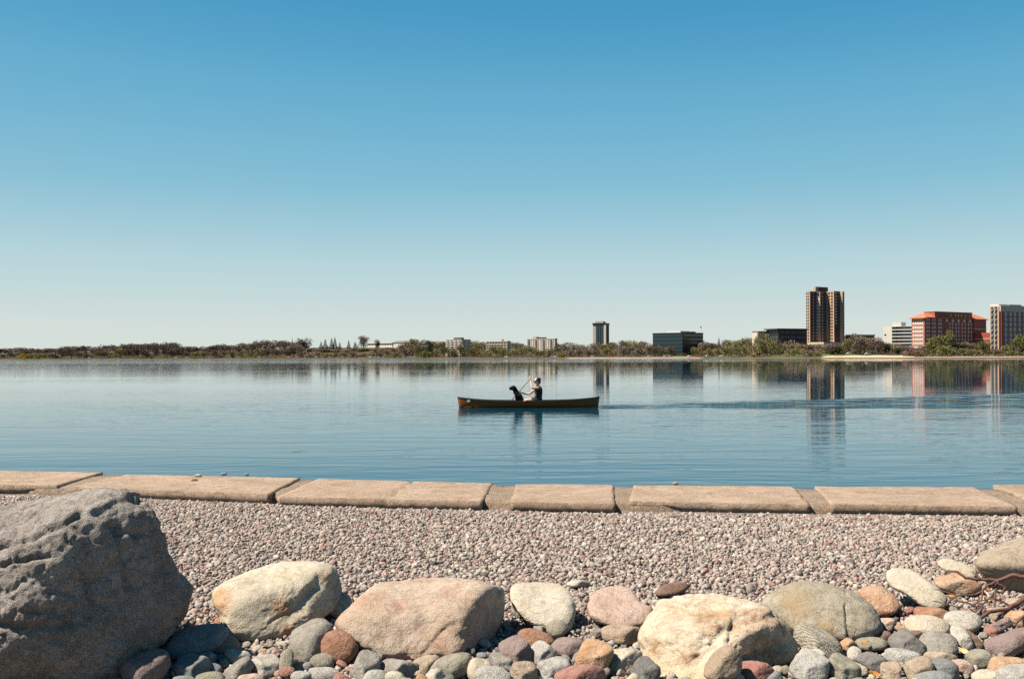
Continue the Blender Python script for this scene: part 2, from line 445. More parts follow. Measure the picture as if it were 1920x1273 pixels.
G_ = {
 'dark_boulder': stone('dark_gneiss', (0.33, 0.28, 0.245), (0.56, 0.51, 0.46), (0.10, 0.075, 0.06), 0.6, scale=12, bump=0.006),
 'cream_rust': stone('cream_quartzite', (0.66, 0.57, 0.42), (0.80, 0.73, 0.58), (0.38, 0.28, 0.16), 0.22, spot=(0.62, 0.24, 0.05), scale=9),
 'pink_tan': stone('pinkish_granite', (0.60, 0.44, 0.32), (0.72, 0.60, 0.48), (0.32, 0.18, 0.12), 0.35, spot=(0.46, 0.26, 0.17), scale=9),
 'cream': stone('cream_stone', (0.66, 0.58, 0.44), (0.78, 0.70, 0.57), (0.35, 0.28, 0.18), 0.25, scale=10),
 'pink': stone('pink_granite', (0.62, 0.42, 0.33), (0.74, 0.57, 0.47), (0.36, 0.18, 0.14), 0.4, scale=12),
 'ochre': stone('ochre_sandstone', (0.80, 0.63, 0.43), (0.86, 0.77, 0.63), (0.40, 0.24, 0.12), 0.3, stain=(0.64, 0.40, 0.19), stain_amt=0.57, scale=7, spot=(0.34, 0.165, 0.06)),
 'greygreen': stone('grey_green_stone', (0.44, 0.38, 0.28), (0.55, 0.49, 0.38), (0.22, 0.18, 0.13), 0.35, spot=(0.46, 0.31, 0.15), scale=8),
 'tanbrown': stone('tan_boulder', (0.46, 0.36, 0.26), (0.56, 0.47, 0.36), (0.2, 0.14, 0.09), 0.35, scale=8),
 'mottled': stone('mottled_rust_stone', (0.62, 0.36, 0.22), (0.74, 0.54, 0.38), (0.3, 0.12, 0.06), 0.4, stain=(0.5, 0.2, 0.08), stain_amt=0.55, scale=16),
 'grey': stone('grey_cobble', (0.38, 0.33, 0.27), (0.48, 0.45, 0.40), (0.2, 0.18, 0.16), 0.3, scale=16),
 'bluegrey': stone('blue_grey_cobble', (0.30, 0.305, 0.30), (0.44, 0.44, 0.42), (0.15, 0.16, 0.17), 0.35, scale=16),
 'slate': stone('slate_cobble', (0.235, 0.22, 0.205), (0.34, 0.32, 0.295), (0.12, 0.11, 0.11), 0.3, scale=16),
 'white': stone('white_cobble', (0.60, 0.54, 0.45), (0.74, 0.69, 0.60), (0.4, 0.36, 0.3), 0.22, scale=16),
 'whitegrey': stone('pale_speckled_cobble', (0.52, 0.49, 0.44), (0.68, 0.65, 0.60), (0.24, 0.21, 0.19), 0.45, scale=18),
 'rust': stone('rust_cobble', (0.42, 0.20, 0.12), (0.54, 0.31, 0.20), (0.25, 0.1, 0.06), 0.3, scale=16),
 'red': stone('red_cobble', (0.44, 0.20, 0.16), (0.58, 0.33, 0.27), (0.27, 0.11, 0.09), 0.35, scale=18),
 'mauve': stone('mauve_cobble', (0.33, 0.24, 0.22), (0.43, 0.33, 0.30), (0.18, 0.12, 0.11), 0.35, scale=16),
 'brown': stone('brown_cobble', (0.25, 0.15, 0.11), (0.36, 0.24, 0.18), (0.12, 0.07, 0.05), 0.35, scale=18),
 'tan': stone('tan_cobble', (0.50, 0.38, 0.27), (0.62, 0.50, 0.38), (0.26, 0.17, 0.11), 0.3, scale=16),
 'olive': stone('olive_grey_cobble', (0.36, 0.33, 0.24), (0.47, 0.43, 0.34), (0.2, 0.17, 0.12), 0.3, scale=16),
 'orange': stone('orange_cobble', (0.62, 0.37, 0.2), (0.74, 0.5, 0.33), (0.4, 0.2, 0.1), 0.3, scale=16),
 'gneiss': stone('banded_gneiss', (0.52, 0.46, 0.34), (0.64, 0.58, 0.46), (0.12, 0.1, 0.09), 0.35, stripes=((0.09, 0.08, 0.07), 22), scale=14),
}
BG = 'large boulders at the edge of the gravel'
rock('boulder', [(-240,1010),(-200,965),(-100,940),(0,935),(80,925),(150,911),(200,907),(245,913),(268,928),(290,965),(318,1025),(345,1070),(362,1100),(361,1135),(340,1170),(300,1215),(255,1262),(200,1300),(60,1330),(-120,1330),(-220,1270),(-255,1150)],
     G_['dark_boulder'], 'huge dark grey boulder with a sunlit top and shaded face, much the largest', 'boulder', p=4, dep=0.78, tilt=0.15, back=-0.08, sub=7, amp=0.05, fine=0.014, freq=2.4, ridge=0.045, base=1290,
     wplanes=[(-0.17, -0.38, 0.90, 0.84), (-0.20, -0.92, 0.26, 0.74), (0.75, -0.62, 0.06, 0.87), (0.0, -0.72, -0.60, 0.78)],
     cracks=[([(-30,1032),(60,1008),(150,968)], 4, .022), ([(-20,1060),(30,1052),(90,1040)], 5, .028), ([(180,962),(215,940),(262,938)], 8, .018), ([(-30,1165),(60,1180),(130,1172)], 8, .03), ([(150,1060),(170,1120)], 7, .03), ([(215,985),(235,1040),(240,1100)], 8, .03)])
rock('boulder', [(395,1112),(405,1097),(450,1072),(520,1049),(560,1047),(610,1051),(632,1063),(642,1088),(645,1112),(632,1142),(600,1166),(560,1185),(500,1201),(450,1198),(425,1180),(410,1150),(398,1132)],
     G_['cream_rust'], 'cream white boulder with rust orange stains', 'boulder', BG, p=4, dep=0.75, tilt=0.9, sub=6, amp=0.06, fine=0.022, base=1196,
     planes=[(-0.1, 0.75, 0.45, 0.62), (0.2, -0.35, 0.85, 0.62), (0.75, -0.3, 0.7, 0.75)],
     cracks=[([(600,1085),(570,1130),(540,1165)], 12, .03), ([(505,1170),(545,1150)], 5, .012)], stains=[(412,1122,26), (528,1143,24), (618,1078,17), (540,1188,16), (405,1150,14)])
rock('boulder', [(628,1168),(645,1145),(665,1125),(700,1095),(745,1086),(790,1080),(860,1083),(930,1092),(957,1103),(967,1140),(964,1168),(945,1190),(900,1236),(885,1239),(820,1234),(780,1236),(740,1233),(700,1228),(665,1207),(640,1185)],
     G_['pink_tan'], 'large pinkish tan boulder with one dark shaded side, middle of the row', 'boulder', BG, p=5, dep=0.7, tilt=0.75, sub=6, amp=0.05, fine=0.018, base=1232,
     planes=[(-0.12, 0.7, 0.6, 0.60), (0.9, -0.35, 0.42, 0.84), (-0.1, -0.2, 0.95, 0.66)],
     cracks=[([(790,1225),(825,1190),(850,1170)], 5, .012), ([(738,1120),(752,1140)], 6, .012), ([(930,1108),(955,1104)], 5, .015)], stains=[(690,1118,34), (745,1136,18), (840,1100,30), (820,1205,20)])
rock('boulder', [(955,1100),(975,1090),(1010,1088),(1045,1091),(1065,1104),(1076,1130),(1075,1162),(1060,1186),(1030,1182),(990,1165),(962,1135)],
     G_['cream'], 'cream boulder partly hidden behind the large pinkish tan one', 'boulder', BG, p=4, dep=0.75, tilt=0.9, sub=6, amp=0.05, base=1180, planes=[(0, 0.7, 0.6, 0.65)])
rock('boulder', [(1107,1122),(1125,1103),(1165,1094),(1185,1103),(1200,1128),(1222,1140),(1217,1165),(1180,1180),(1140,1172),(1108,1155)],
     G_['pink'], 'flat pink granite boulder beside the ochre one', 'boulder', BG, p=4, dep=0.6, tilt=0.9, sub=5, amp=0.07, base=1174, planes=[(0, 0.7, 0.7, 0.5)])
rock('boulder', [(1193,1212),(1200,1180),(1215,1142),(1240,1116),(1290,1103),(1340,1104),(1400,1118),(1450,1140),(1478,1165),(1496,1198),(1500,1225),(1480,1250),(1440,1258),(1400,1276),(1330,1295),(1250,1295),(1215,1262)],
     G_['ochre'], 'big ochre yellow boulder with a craggy broken face', 'boulder', BG, p=4.5, dep=0.72, tilt=0.75, sub=6, amp=0.07, fine=0.012, base=1275, ridge=0.05,
     planes=[(-0.15, 0.75, 0.55, 0.62), (-0.5, -0.2, 0.85, 0.72), (0.6, -0.55, 0.65, 0.66)],
     cracks=[([(1310,1240),(1345,1190),(1390,1165),(1460,1148)], 12, .04), ([(1370,1200),(1385,1170)], 8, .03), ([(1400,1240),(1440,1225),(1480,1205)], 10, .05), ([(1320,1195),(1300,1235)], 6, .02)],
     stains=[(1400,1150,52), (1330,1165,30), (1455,1160,40), (1440,1210,52), (1225,1215,22), (1290,1235,22)])
rock('boulder', [(1430,1132),(1455,1105),(1490,1090),(1540,1091),(1590,1105),(1630,1130),(1650,1165),(1645,1187),(1610,1203),(1560,1205),(1500,1195),(1455,1165)],
     G_['greygreen'], 'smooth grey green boulder with a thin dark crack', 'boulder', BG, p=3, dep=0.7, tilt=0.8, sub=6, amp=0.04, fine=0.012, base=1202, cracks=[([(1582,1108),(1586,1150),(1590,1195)], 2.5, .022)], stains=[(1490,1135,40), (1545,1180,26)])
rock('boulder', [(1660,1072),(1672,1062),(1702,1061),(1730,1080),(1762,1106),(1776,1122),(1766,1142),(1735,1140),(1700,1116),(1668,1098)],
     G_['cream'], 'long cream white rock lying aslant towards the twigs', 'boulder', BG, p=3.5, dep=0.5, tilt=0.8, sub=5, amp=0.05, planes=[(0, 0.7, 0.6, 0.5)])
rock('boulder', [(1610,1112),(1628,1098),(1655,1100),(1675,1115),(1687,1136),(1672,1153),(1645,1152),(1625,1132)],
     G_['mottled'], 'rust and cream mottled rock beside the grey green boulder', 'boulder', BG, p=3.5, dep=0.7, tilt=0.7, sub=5, amp=0.09, fine=0.03)
rock('boulder', [(1833,1062),(1840,1040),(1870,1020),(1920,1003),(1990,998),(2060,1040),(2075,1100),(2000,1138),(1930,1128),(1880,1120),(1853,1092)],
     G_['tanbrown'], 'large tan boulder cut off by the picture edge above the twigs', 'boulder', BG, p=4, dep=0.7, tilt=0.55, sub=6, amp=0.05, base=1120,
     planes=[(-0.05, 0.8, 0.6, 0.55), (0.0, -0.75, 0.65, 0.45)])
rock('boulder', [(1757,1058),(1770,1047),(1800,1053),(1832,1068),(1826,1086),(1790,1080)], G_['cream'], 'small pale rock half buried in gravel beside the tan boulder', 'boulder', BG, p=3, dep=0.5, tilt=0.8, sub=4, amp=0.09)
rock('boulder', [(1750,1086),(1770,1075),(1800,1072),(1832,1090),(1842,1106),(1815,1117),(1780,1113),(1757,1099)], G_['mottled'], 'brown rock with a pale ringed top under the twigs', 'boulder', BG, p=4, dep=0.6, tilt=0.6, sub=5, amp=0.07,
     planes=[(-0.2, 0.85, 0.4, 0.5), (0.3, -0.5, 0.8, 0.55)])
rock('boulder', [(1318,1262),(1330,1232),(1352,1212),(1376,1214),(1392,1232),(1390,1258),(1368,1274),(1335,1276)], G_['tan'], 'reddish tan block leaning on the craggy ochre boulder', 'boulder', BG, p=5, dep=0.6, tilt=0.4, sub=5, amp=0.08, back=-0.14, base=1275,
     planes=[(0.5, -0.3, 0.8, 0.6), (-0.6, 0.5, 0.6, 0.6)])

CG = 'cobbles piled along the bottom of the picture'
# x, y, half width, half height, turn, blockiness, stone, label
COB = [
 (637,1135,22,21,0,.1,'cream','round cream cobble between the cream boulder and the pinkish tan one'),
 (1260,1105,28,11,-12,.1,'brown','dark brown oval pebble on the gravel behind the ochre boulder'),
 (1083,1094,21,6,0,.2,'white','flat white stone sunk in the gravel near the pink granite boulder'),
 (976,1130,14,27,-10,.1,'grey','grey stone squeezed between the pinkish tan boulder and the cream one'),
 (583,1200,43,33,-38,.15,'grey','large flat grey cobble below the cream boulder'),
 (635,1213,31,28,0,.05,'rust','round rust red cobble touching the pinkish tan boulder'),
 (416,1206,29,19,8,.05,'tan','smooth tan egg shaped cobble below the cream boulder'),
 (366,1203,54,26,-18,.1,'bluegrey','dark bluish long stone lying in the shadow of the huge boulder'),
 (360,1251,30,21,4,.35,'bluegrey','blocky blue grey cobble outside the shadow of the huge boulder'),
 (497,1248,25,19,-20,.3,'white','white faceted cobble with a tan underside'),
 (537,1240,12,23,12,.1,'olive','upright greenish grey cobble beside the white faceted one'),
 (605,1239,21,14,0,.05,'olive','small greenish grey oval under the rust red cobble'),
 (607,1265,30,15,4,.15,'whitegrey','pale speckled cobble below the greenish grey oval'),
 (686,1250,22,30,24,.35,'grey','grey wedge leaning on the foot of the pinkish tan boulder'),
 (745,1255,38,18,8,.35,'grey','flat dark grey slab below the pinkish tan boulder'),
 (799,1247,25,17,-10,.2,'tan','brownish tan cobble under the front of the pinkish tan boulder'),
 (848,1249,36,21,-14,.15,'olive','big smooth olive grey cobble at the foot of the pinkish tan boulder'),
 (816,1266,18,14,35,.2,'white','pinkish white stone in front of the big olive grey cobble'),
 (899,1256,21,21,20,.1,'cream','cream knobbly cobble beside the big olive grey one'),
 (926,1268,30,18,10,.05,'whitegrey','pale rounded cobble half out of the picture'),
 (937,1240,21,15,30,.25,'grey','greyish striped cobble above the pale rounded one'),
 (969,1224,26,29,-30,.4,'mauve','angular mauve and grey rock with a crack across it'),
 (1003,1197,31,16,12,.1,'rust','rusty orange curved cobble with a pale tip'),
 (982,1262,24,20,-10,.35,'tan','tan block with a dark broken corner'),
 (1016,1225,22,20,30,.35,'whitegrey','light grey triangular stone'),
 (1066,1213,29,17,6,.25,'mauve','mauve brown stone with a darker grey spot on it'),
 (1036,1256,31,21,-10,.25,'whitegrey','rough pale cluster stone beside the pinkish red one'),
 (1086,1270,46,21,0,.25,'red','pinkish red stone at the bottom edge'),
 (1115,1232,28,30,20,.4,'orange','orange cream block behind the pinkish red stone'),
 (1165,1240,33,24,8,.35,'cream','cream pink block with a brown undercut edge'),
 (1166,1190,35,17,2,.3,'tan','pinkish tan stone with a hollow, below the pink granite boulder'),
 (1210,1258,23,23,35,.35,'slate','pointed grey stone leaning on the ochre boulder'),
 (1414,1260,32,18,12,.3,'red','dark red stone in front of the craggy ochre face'),
 (1375,1272,18,12,0,.1,'cream','small cream stone beside the dark red one'),
 (1535,1205,46,25,38,.25,'gneiss','black striped pointed cobble leaning on the grey green boulder'),
 (1590,1209,14,11,30,.25,'orange','small orange stone behind the white egg'),
 (1602,1226,13,13,0,.0,'white','small white egg shaped pebble'),
 (1634,1207,28,12,3,.1,'olive','flat greenish grey oval resting on a dark pebble'),
 (1652,1196,21,14,10,.2,'brown','dark reddish brown stone behind the flat oval'),
 (1697,1206,33,21,38,.4,'slate','dark slate wedge with a white vein'),
 (1760,1209,35,24,10,.1,'grey','smooth round grey brown cobble casting a black shadow'),
 (1738,1174,38,19,8,.05,'cream','smooth cream dome behind the grey brown cobble'),
 (1806,1164,34,18,6,.1,'white','white rounded stone at the tip of the twigs'),
 (1803,1197,14,27,-28,.2,'white','long white stone running down from the white rounded one'),
 (1819,1198,11,24,-42,.4,'brown','brown wedge beside the long white stone'),
 (1896,1205,52,21,-14,.15,'mauve','large mauve boulder like cobble at the picture edge'),
 (1714,1192,14,11,0,.25,'brown','small brown lump on top of the slate wedge'),
 (1747,1152,31,12,10,.25,'rust','flat reddish stone below the long cream rock'),
 (1663,1170,13,12,20,.3,'pink','pinkish white chip beside the grey green boulder'),
 (1520,1252,32,28,30,.35,'whitegrey','large pale grey veined block'),
 (1536,1236,22,15,30,.4,'white','white slab behind the large pale veined block'),
 (1581,1254,30,22,40,.35,'olive','greenish grey wedge beside the large pale veined block'),
 (1637,1240,27,14,25,.4,'slate','dark slate slab between the white egg and the pink tan block'),
 (1691,1231,32,14,8,.15,'whitegrey','pale oval with a dark band, under the slate wedge'),
 (1603,1254,22,11,20,.35,'cream','broken cream stone beside the greenish grey wedge'),
 (1671,1259,18,18,5,.4,'tan','upright pinkish tan block at the bottom edge'),
 (1721,1254,27,20,-20,.3,'tan','brown mottled stone beside the bluish one'),
 (1767,1253,29,18,22,.15,'bluegrey','rounded bluish grey stone'),
 (1750,1272,34,13,0,.1,'bluegrey','pale bluish stone cut by the bottom edge'),
 (1805,1248,22,12,32,.3,'pink','long pinkish tan stone with a broken end'),
 (1760,1232,32,11,10,.3,'tan','flat ochre stone under the smooth round grey brown cobble'),
 (1835,1235,24,17,10,.15,'olive','olive grey cobble right below the brown wedge'),
 (1885,1247,40,16,4,.25,'orange','flat tan orange stone at the picture edge'),
 (1908,1270,42,24,-8,.15,'whitegrey','big whitish grey cobble in the bottom corner'),
 (1849,1270,26,13,10,.15,'cream','smooth cream stone beside the corner cobble'),
 (272,1253,46,27,-20,.15,'mauve','dark purplish stone in deep shadow under the huge boulder'),
 (388,1237,16,14,0,.15,'pink','pinkish grey cobble behind the blocky blue grey one'),
 (447,1231,24,14,12,.15,'white','whitish cobble with a chipped edge'),
 (394,1272,26,12,-6,.1,'olive','pale greenish stone cut by the bottom edge'),
 (446,1256,30,14,-32,.25,'grey','grey angular stone beside the white faceted cobble'),
 (470,1274,24,11,0,.15,'pink','pink stone cut by the bottom edge'),
 (538,1260,14,10,0,.1,'red','small dark red pebble under the upright greenish grey cobble'),
 (564,1270,18,12,0,.15,'whitegrey','pale grey stone under the small dark red pebble'),
 (556,1250,10,8,-20,.1,'olive','tiny olive pebble beside the small dark red one'),
 (704,1272,22,15,-10,.1,'whitegrey','light greenish stone in front of the grey wedge'),
 (741,1274,18,14,10,.1,'cream','cream stone in front of the flat dark grey slab'),
 (1044,1178,17,15,0,.05,'olive','brownish dome in the shade of the cream boulder'),
 (1015,1176,14,10,-10,.2,'grey','grey chip beside the brownish dome'),
 (1120,1186,11,9,0,.2,'grey','little grey stone on the gravel between the pink granite boulder and the rust cobble'),
 (1215,1229,14,10,20,.2,'whitegrey','small grey stone wedged against the ochre boulder'),
 (1457,1256,10,8,0,.05,'white','tiny white pebble beside the dark red stone'),
 (1472,1256,9,8,0,.05,'olive','tiny olive pebble next to the tiny white one'),
 (1448,1268,18,11,20,.2,'bluegrey','blue grey chip in front of the dark red stone'),
 (345,1275,20,8,0,.1,'bluegrey','low blue grey stone below the blocky one'),
 (1832,1150,16,10,-10,.3,'mauve','mauve chip under the twigs'),
 (1870,1150,22,12,0,.3,'tan','tan flat stone under the twigs'),
 (1905,1160,20,14,10,.3,'orange','orange tan stone under the twigs at the picture edge'),
 (1858,1185,12,10,10,.3,'red','small dark red stone above the mauve cobble'),
 (1903,1066+63,16,9,4,.15,'tan','smooth tan pebble in the shade of the tan boulder'),
 (1876,1172,20,10,-24,.4,'mauve','thin mauve flake above the large mauve cobble'),
 (412,1165,11,9,0,.3,'rust','small reddish chip at the corner of the cream boulder'),
]
for (x, y, rx, ry, rot, bl, st, lab) in sorted(COB, key=lambda c: c[1]):
    big = max(rx, ry)
    r_ = random.Random(x * 31 + y)
    rock('cobble', lump(x, y, rx * 1.15, ry * 1.15, rot, 10, bl * 0.9, 0.05 + 0.16 * bl), G_[st], lab, 'cobble', CG, p=2.3 + bl * 6, dep=0.85 if rx < 1.6 * ry else 0.6, tilt=r_.uniform(0.35, 0.75),
         sub=5 if big > 30 else 4, amp=0.04 + bl * 0.16, fine=0.008 + bl * 0.03, freq=1.7,
         planes=[(r_.uniform(-0.6, 0.3), 0.7, r_.uniform(0.3, 0.9), 0.50 + (0.35 - bl)), (r_.uniform(0.1, 0.8), -0.4, 0.8, 0.54 + (0.35 - bl)), (r_.uniform(-0.9, -0.3), -0.3, 0.7, 0.62 + (0.35 - bl))] if bl > 0.12 else ())
# small pebbles filling the gaps: individuals that nothing tells apart
used = [(c[0], c[1], c[2] * .8, c[3] * .8) for c in COB]
r_ = random.Random(5); k = 0; tries = 0
kinds = ['grey', 'white', 'tan', 'pink', 'olive', 'whitegrey', 'mauve', 'bluegrey', 'cream', 'red', 'slate', 'orange']
while k < 150 and tries < 6000:
    tries += 1
    x = r_.choice([r_.uniform(330, 640), r_.uniform(640, 1215), r_.uniform(1380, 1940)]); y = r_.uniform(1140 if x > 1600 else 1205, 1285); s = r_.uniform(6, 14) * (0.7 + (y - 1140) / 300)
    if any(((x - a) / (c + s * .7)) ** 2 + ((y - b) / (d + s * .7)) ** 2 < 1 for a, b, c, d in used): continue
    used.append((x, y, s, s * .8)); k += 1
    rock('pebble', lump(x, y, s * r_.uniform(.9, 1.25), s * r_.uniform(.6, .9), r_.uniform(-40, 40), 8, r_.choice([.05, .2, .35]), .1), G_[r_.choice(kinds)],
         'little pebble wedged among the cobbles in front of the boulders', 'pebble', 'little pebbles between the cobbles', p=3, dep=0.8, tilt=0.5, sub=3, amp=0.09, freq=1.8)

# stones lying on the seawall slabs
for x, y, s, mt, lab in [(371, 894, 5, 'white', 'small pale stone on the long slab, end of a row of three'), (420, 890, 4, 'grey', 'small grey stone on the back edge of the long slab'),
                         (463, 891, 3, 'slate', 'tiny dark stone on the back edge of the long slab'), (365, 902, 4, 'brown', 'brown speck of stone on top of the long slab'),
                         (1266, 908, 4, 'tan', 'small tan stone on the slab with a pale patch')]:
    zz = 0.462; c = onz(x, y, zz); n, f = ico(3); q = n * (1 + 0.2 * fbm(n * 1.7 + x, 3))[:, None] * np.array([1.5, 1, 0.7]) * s * c.y / F
    o = link('small_stone', smooth(fast_mesh('small_stone', q, f)), loc=(c.x, c.y, zz + s * .4 * c.y / F), mat=G_[mt]); tag(o, lab, 'stone', 'small stones on the seawall')

# --- dead twigs, dry leaves, grass tuft
M['twig'] = plain('dry_twig_bark', (0.13, 0.065, 0.05), 0.85, 0.4, 30)
M['leaf'] = plain('dry_leaf', (0.50, 0.22, 0.055), 0.7, 0.4, 40)
M['leaf_pale'] = plain('pale_dry_leaf', (0.66, 0.46, 0.22), 0.7, 0.4, 40)
def twig(polys, label, group=None):
    root = None
    P0 = None
    for i, (pts, r0, r1, D0, D1) in enumerate(polys):
        r0, r1, D0, D1 = r0 * 1.35, r1 * 1.7, D0 - .16, D1 - .16
        n = len(pts); W = []
        for j, (x, y) in enumerate(pts):
            t = j / (n - 1); W.append(at(x, y, D0 * (1 - t) + D1 * t))
        # smooth + jitter
        Q = []
        for j in range(n - 1):
            for k in range(4):
                p = W[j].lerp(W[j+1], k / 4); Q.append(p + Vector((random.uniform(-1, 1), random.uniform(-1, 1), random.uniform(-1, 1))) * 0.0025)
        Q.append(W[-1])
        if P0 is None:
            P0 = W[0].copy(); root = empty('dead_branch', P0); tag(root, label, 'dead branch', group)
        mb = MB(); mb.tube([q - P0 for q in Q], [r0 + (r1 - r0) * j / (len(Q) - 1) for j in range(len(Q))], 6)
        mb.build('twig', M['twig'], root, sm=True)
twig([([(1925,1120),(1900,1135),(1890,1142),(1855,1146),(1830,1165),(1800,1182),(1790,1192)], 0.011, 0.004, 5.75, 5.45),
      ([(1890,1142),(1892,1160),(1903,1185)], 0.006, 0.003, 5.72, 5.6), ([(1855,1146),(1835,1140),(1810,1128),(1786,1125)], 0.005, 0.002, 5.7, 5.75),
      ([(1832,1165),(1830,1150),(1818,1140)], 0.003, 0.002, 5.62, 5.6)], 'thick reddish dead branch sloping down over the cobbles to the white stones')
twig([([(1925,1083),(1900,1078),(1870,1088),(1840,1086),(1810,1083),(1795,1072),(1776,1069)], 0.010, 0.003, 5.85, 6.0),
      ([(1870,1088),(1866,1110),(1864,1135),(1866,1160)], 0.006, 0.003, 5.85, 5.7), ([(1864,1112),(1840,1135),(1815,1160)], 0.004, 0.002, 5.82, 5.6),
      ([(1840,1086),(1832,1078),(1822,1071)], 0.004, 0.002, 5.9, 5.95), ([(1867,1092),(1885,1100),(1878,1112)], 0.004, 0.002, 5.84, 5.8)], 'dark dead branch lying along the underside of the tan boulder')
twig([([(1868,1091),(1850,1098),(1842,1108),(1830,1114),(1795,1116),(1780,1126),(1774,1136),(1757,1139)], 0.006, 0.002, 5.82, 5.75),
      ([(1795,1116),(1770,1108),(1752,1104)], 0.003, 0.0015, 5.78, 5.85), ([(1842,1108),(1840,1125),(1822,1135)], 0.004, 0.002, 5.8, 5.72)], 'thin forked twig reaching towards the long cream rock')
def leaf(x, y, D, s, mt, label, rot):
    c = at(x, y, D); mb = MB(); vs = []; k = 7
    for i in range(k):
        t = i / (k - 1); w = math.sin(math.pi * (0.08 + t * 0.9)) * 0.42
        for sgn in (-1, 0, 1):
            vs.append(((t - 0.5) * s * 2, sgn * w * s * (1 + 0.15 * random.uniform(-1, 1)), (0.25 * abs(sgn) + 0.3 * (t - .5) ** 2 * 2) * s))
    fs = [(i*3+j, i*3+j+1, i*3+j+4, i*3+j+3) for i in range(k-1) for j in (0, 1)]
    mb.add(vs, fs); o = mb.build('dry_leaf', M[mt], None, c, True); o.rotation_euler = (R(40), R(random.uniform(-20, 20)), R(rot))
    md = o.modifiers.new('thick', 'SOLIDIFY'); md.thickness = 0.0012
    tag(o, label, 'leaf', 'dry leaves caught among the twigs and cobbles')
leaf(1850,1107,5.72,0.035,'leaf','orange curled dry leaf under the dark dead branch',30)
leaf(1854,1133,5.62,0.034,'leaf','brown dry leaf hanging below the orange one',80)
leaf(1846,1122,5.66,0.036,'leaf_pale','pale dry leaf between the two dead branches',60)
leaf(1782,1118,5.66,0.025,'leaf','small rusty leaf at the end of the thin forked twig',10)
leaf(1808,1222,4.78,0.032,'leaf_pale','yellow tan leaf under the long white stone',-35)
leaf(1620,1205,4.92,0.024,'leaf','rusty leaf behind the flat greenish grey oval',20)
leaf(1690,1176,5.2,0.02,'leaf','small orange leaf beside the pinkish white chip',-20)
leaf(1735,1238,4.64,0.03,'leaf_pale','tan leaf on the flat ochre stone',25)
leaf(1640,1264,4.42,0.03,'leaf','golden brown leaf at the bottom edge',0)
def tuft(x, y, n, s, label):
    c = onz(x, y, 0.40); V, T = [], []
    for i in range(n):
        a = random.uniform(0, 6.28); d = random.uniform(0, s); bx, by = math.cos(a) * d * 2.0, math.sin(a) * d * .8; h = random.uniform(.5, 1) * s * 1.0
        lx, ly = random.uniform(-.6, .6) * s, random.uniform(-.6, .3) * s; k = len(V); w = .005
        V += [(bx - w, by, 0), (bx + w, by, 0), (bx + lx * .4 + w * .7, by + ly * .4, h * .6), (bx + lx * .4 - w * .7, by + ly * .4, h * .6), (bx + lx, by + ly, h)]
        T += [(k, k+1, k+2), (k, k+2, k+3), (k+3, k+2, k+4)]
    me = fast_mesh('grass_tuft', V, T); me.materials.append(plain('grass_blade', (0.12, 0.16, 0.03), 0.6, 0.4, 30))
    tag(link('grass_tuft', me, loc=c), label, 'grass')
tuft(1903, 936, 130, 0.07, 'green grass tuft in the seawall gap before the raised slab')
twig([([(1774,1136),(1762,1128),(1748,1127)], 0.003, 0.0015, 5.75, 5.8), ([(1900,1140),(1880,1128),(1862,1122),(1838,1126)], 0.004, 0.002, 5.7, 5.72), ([(1845,1150),(1828,1172),(1815,1176)], 0.003, 0.0015, 5.62, 5.5)], 'thin crossing twig in the middle of the twig tangle')
twig([([(1925,1150),(1905,1168),(1896,1185),(1878,1190)], 0.005, 0.002, 5.55, 5.4), ([(1905,1168),(1888,1164),(1872,1168)], 0.003, 0.0015, 5.5, 5.5)], 'short dry twig above the large mauve cobble at the picture edge')
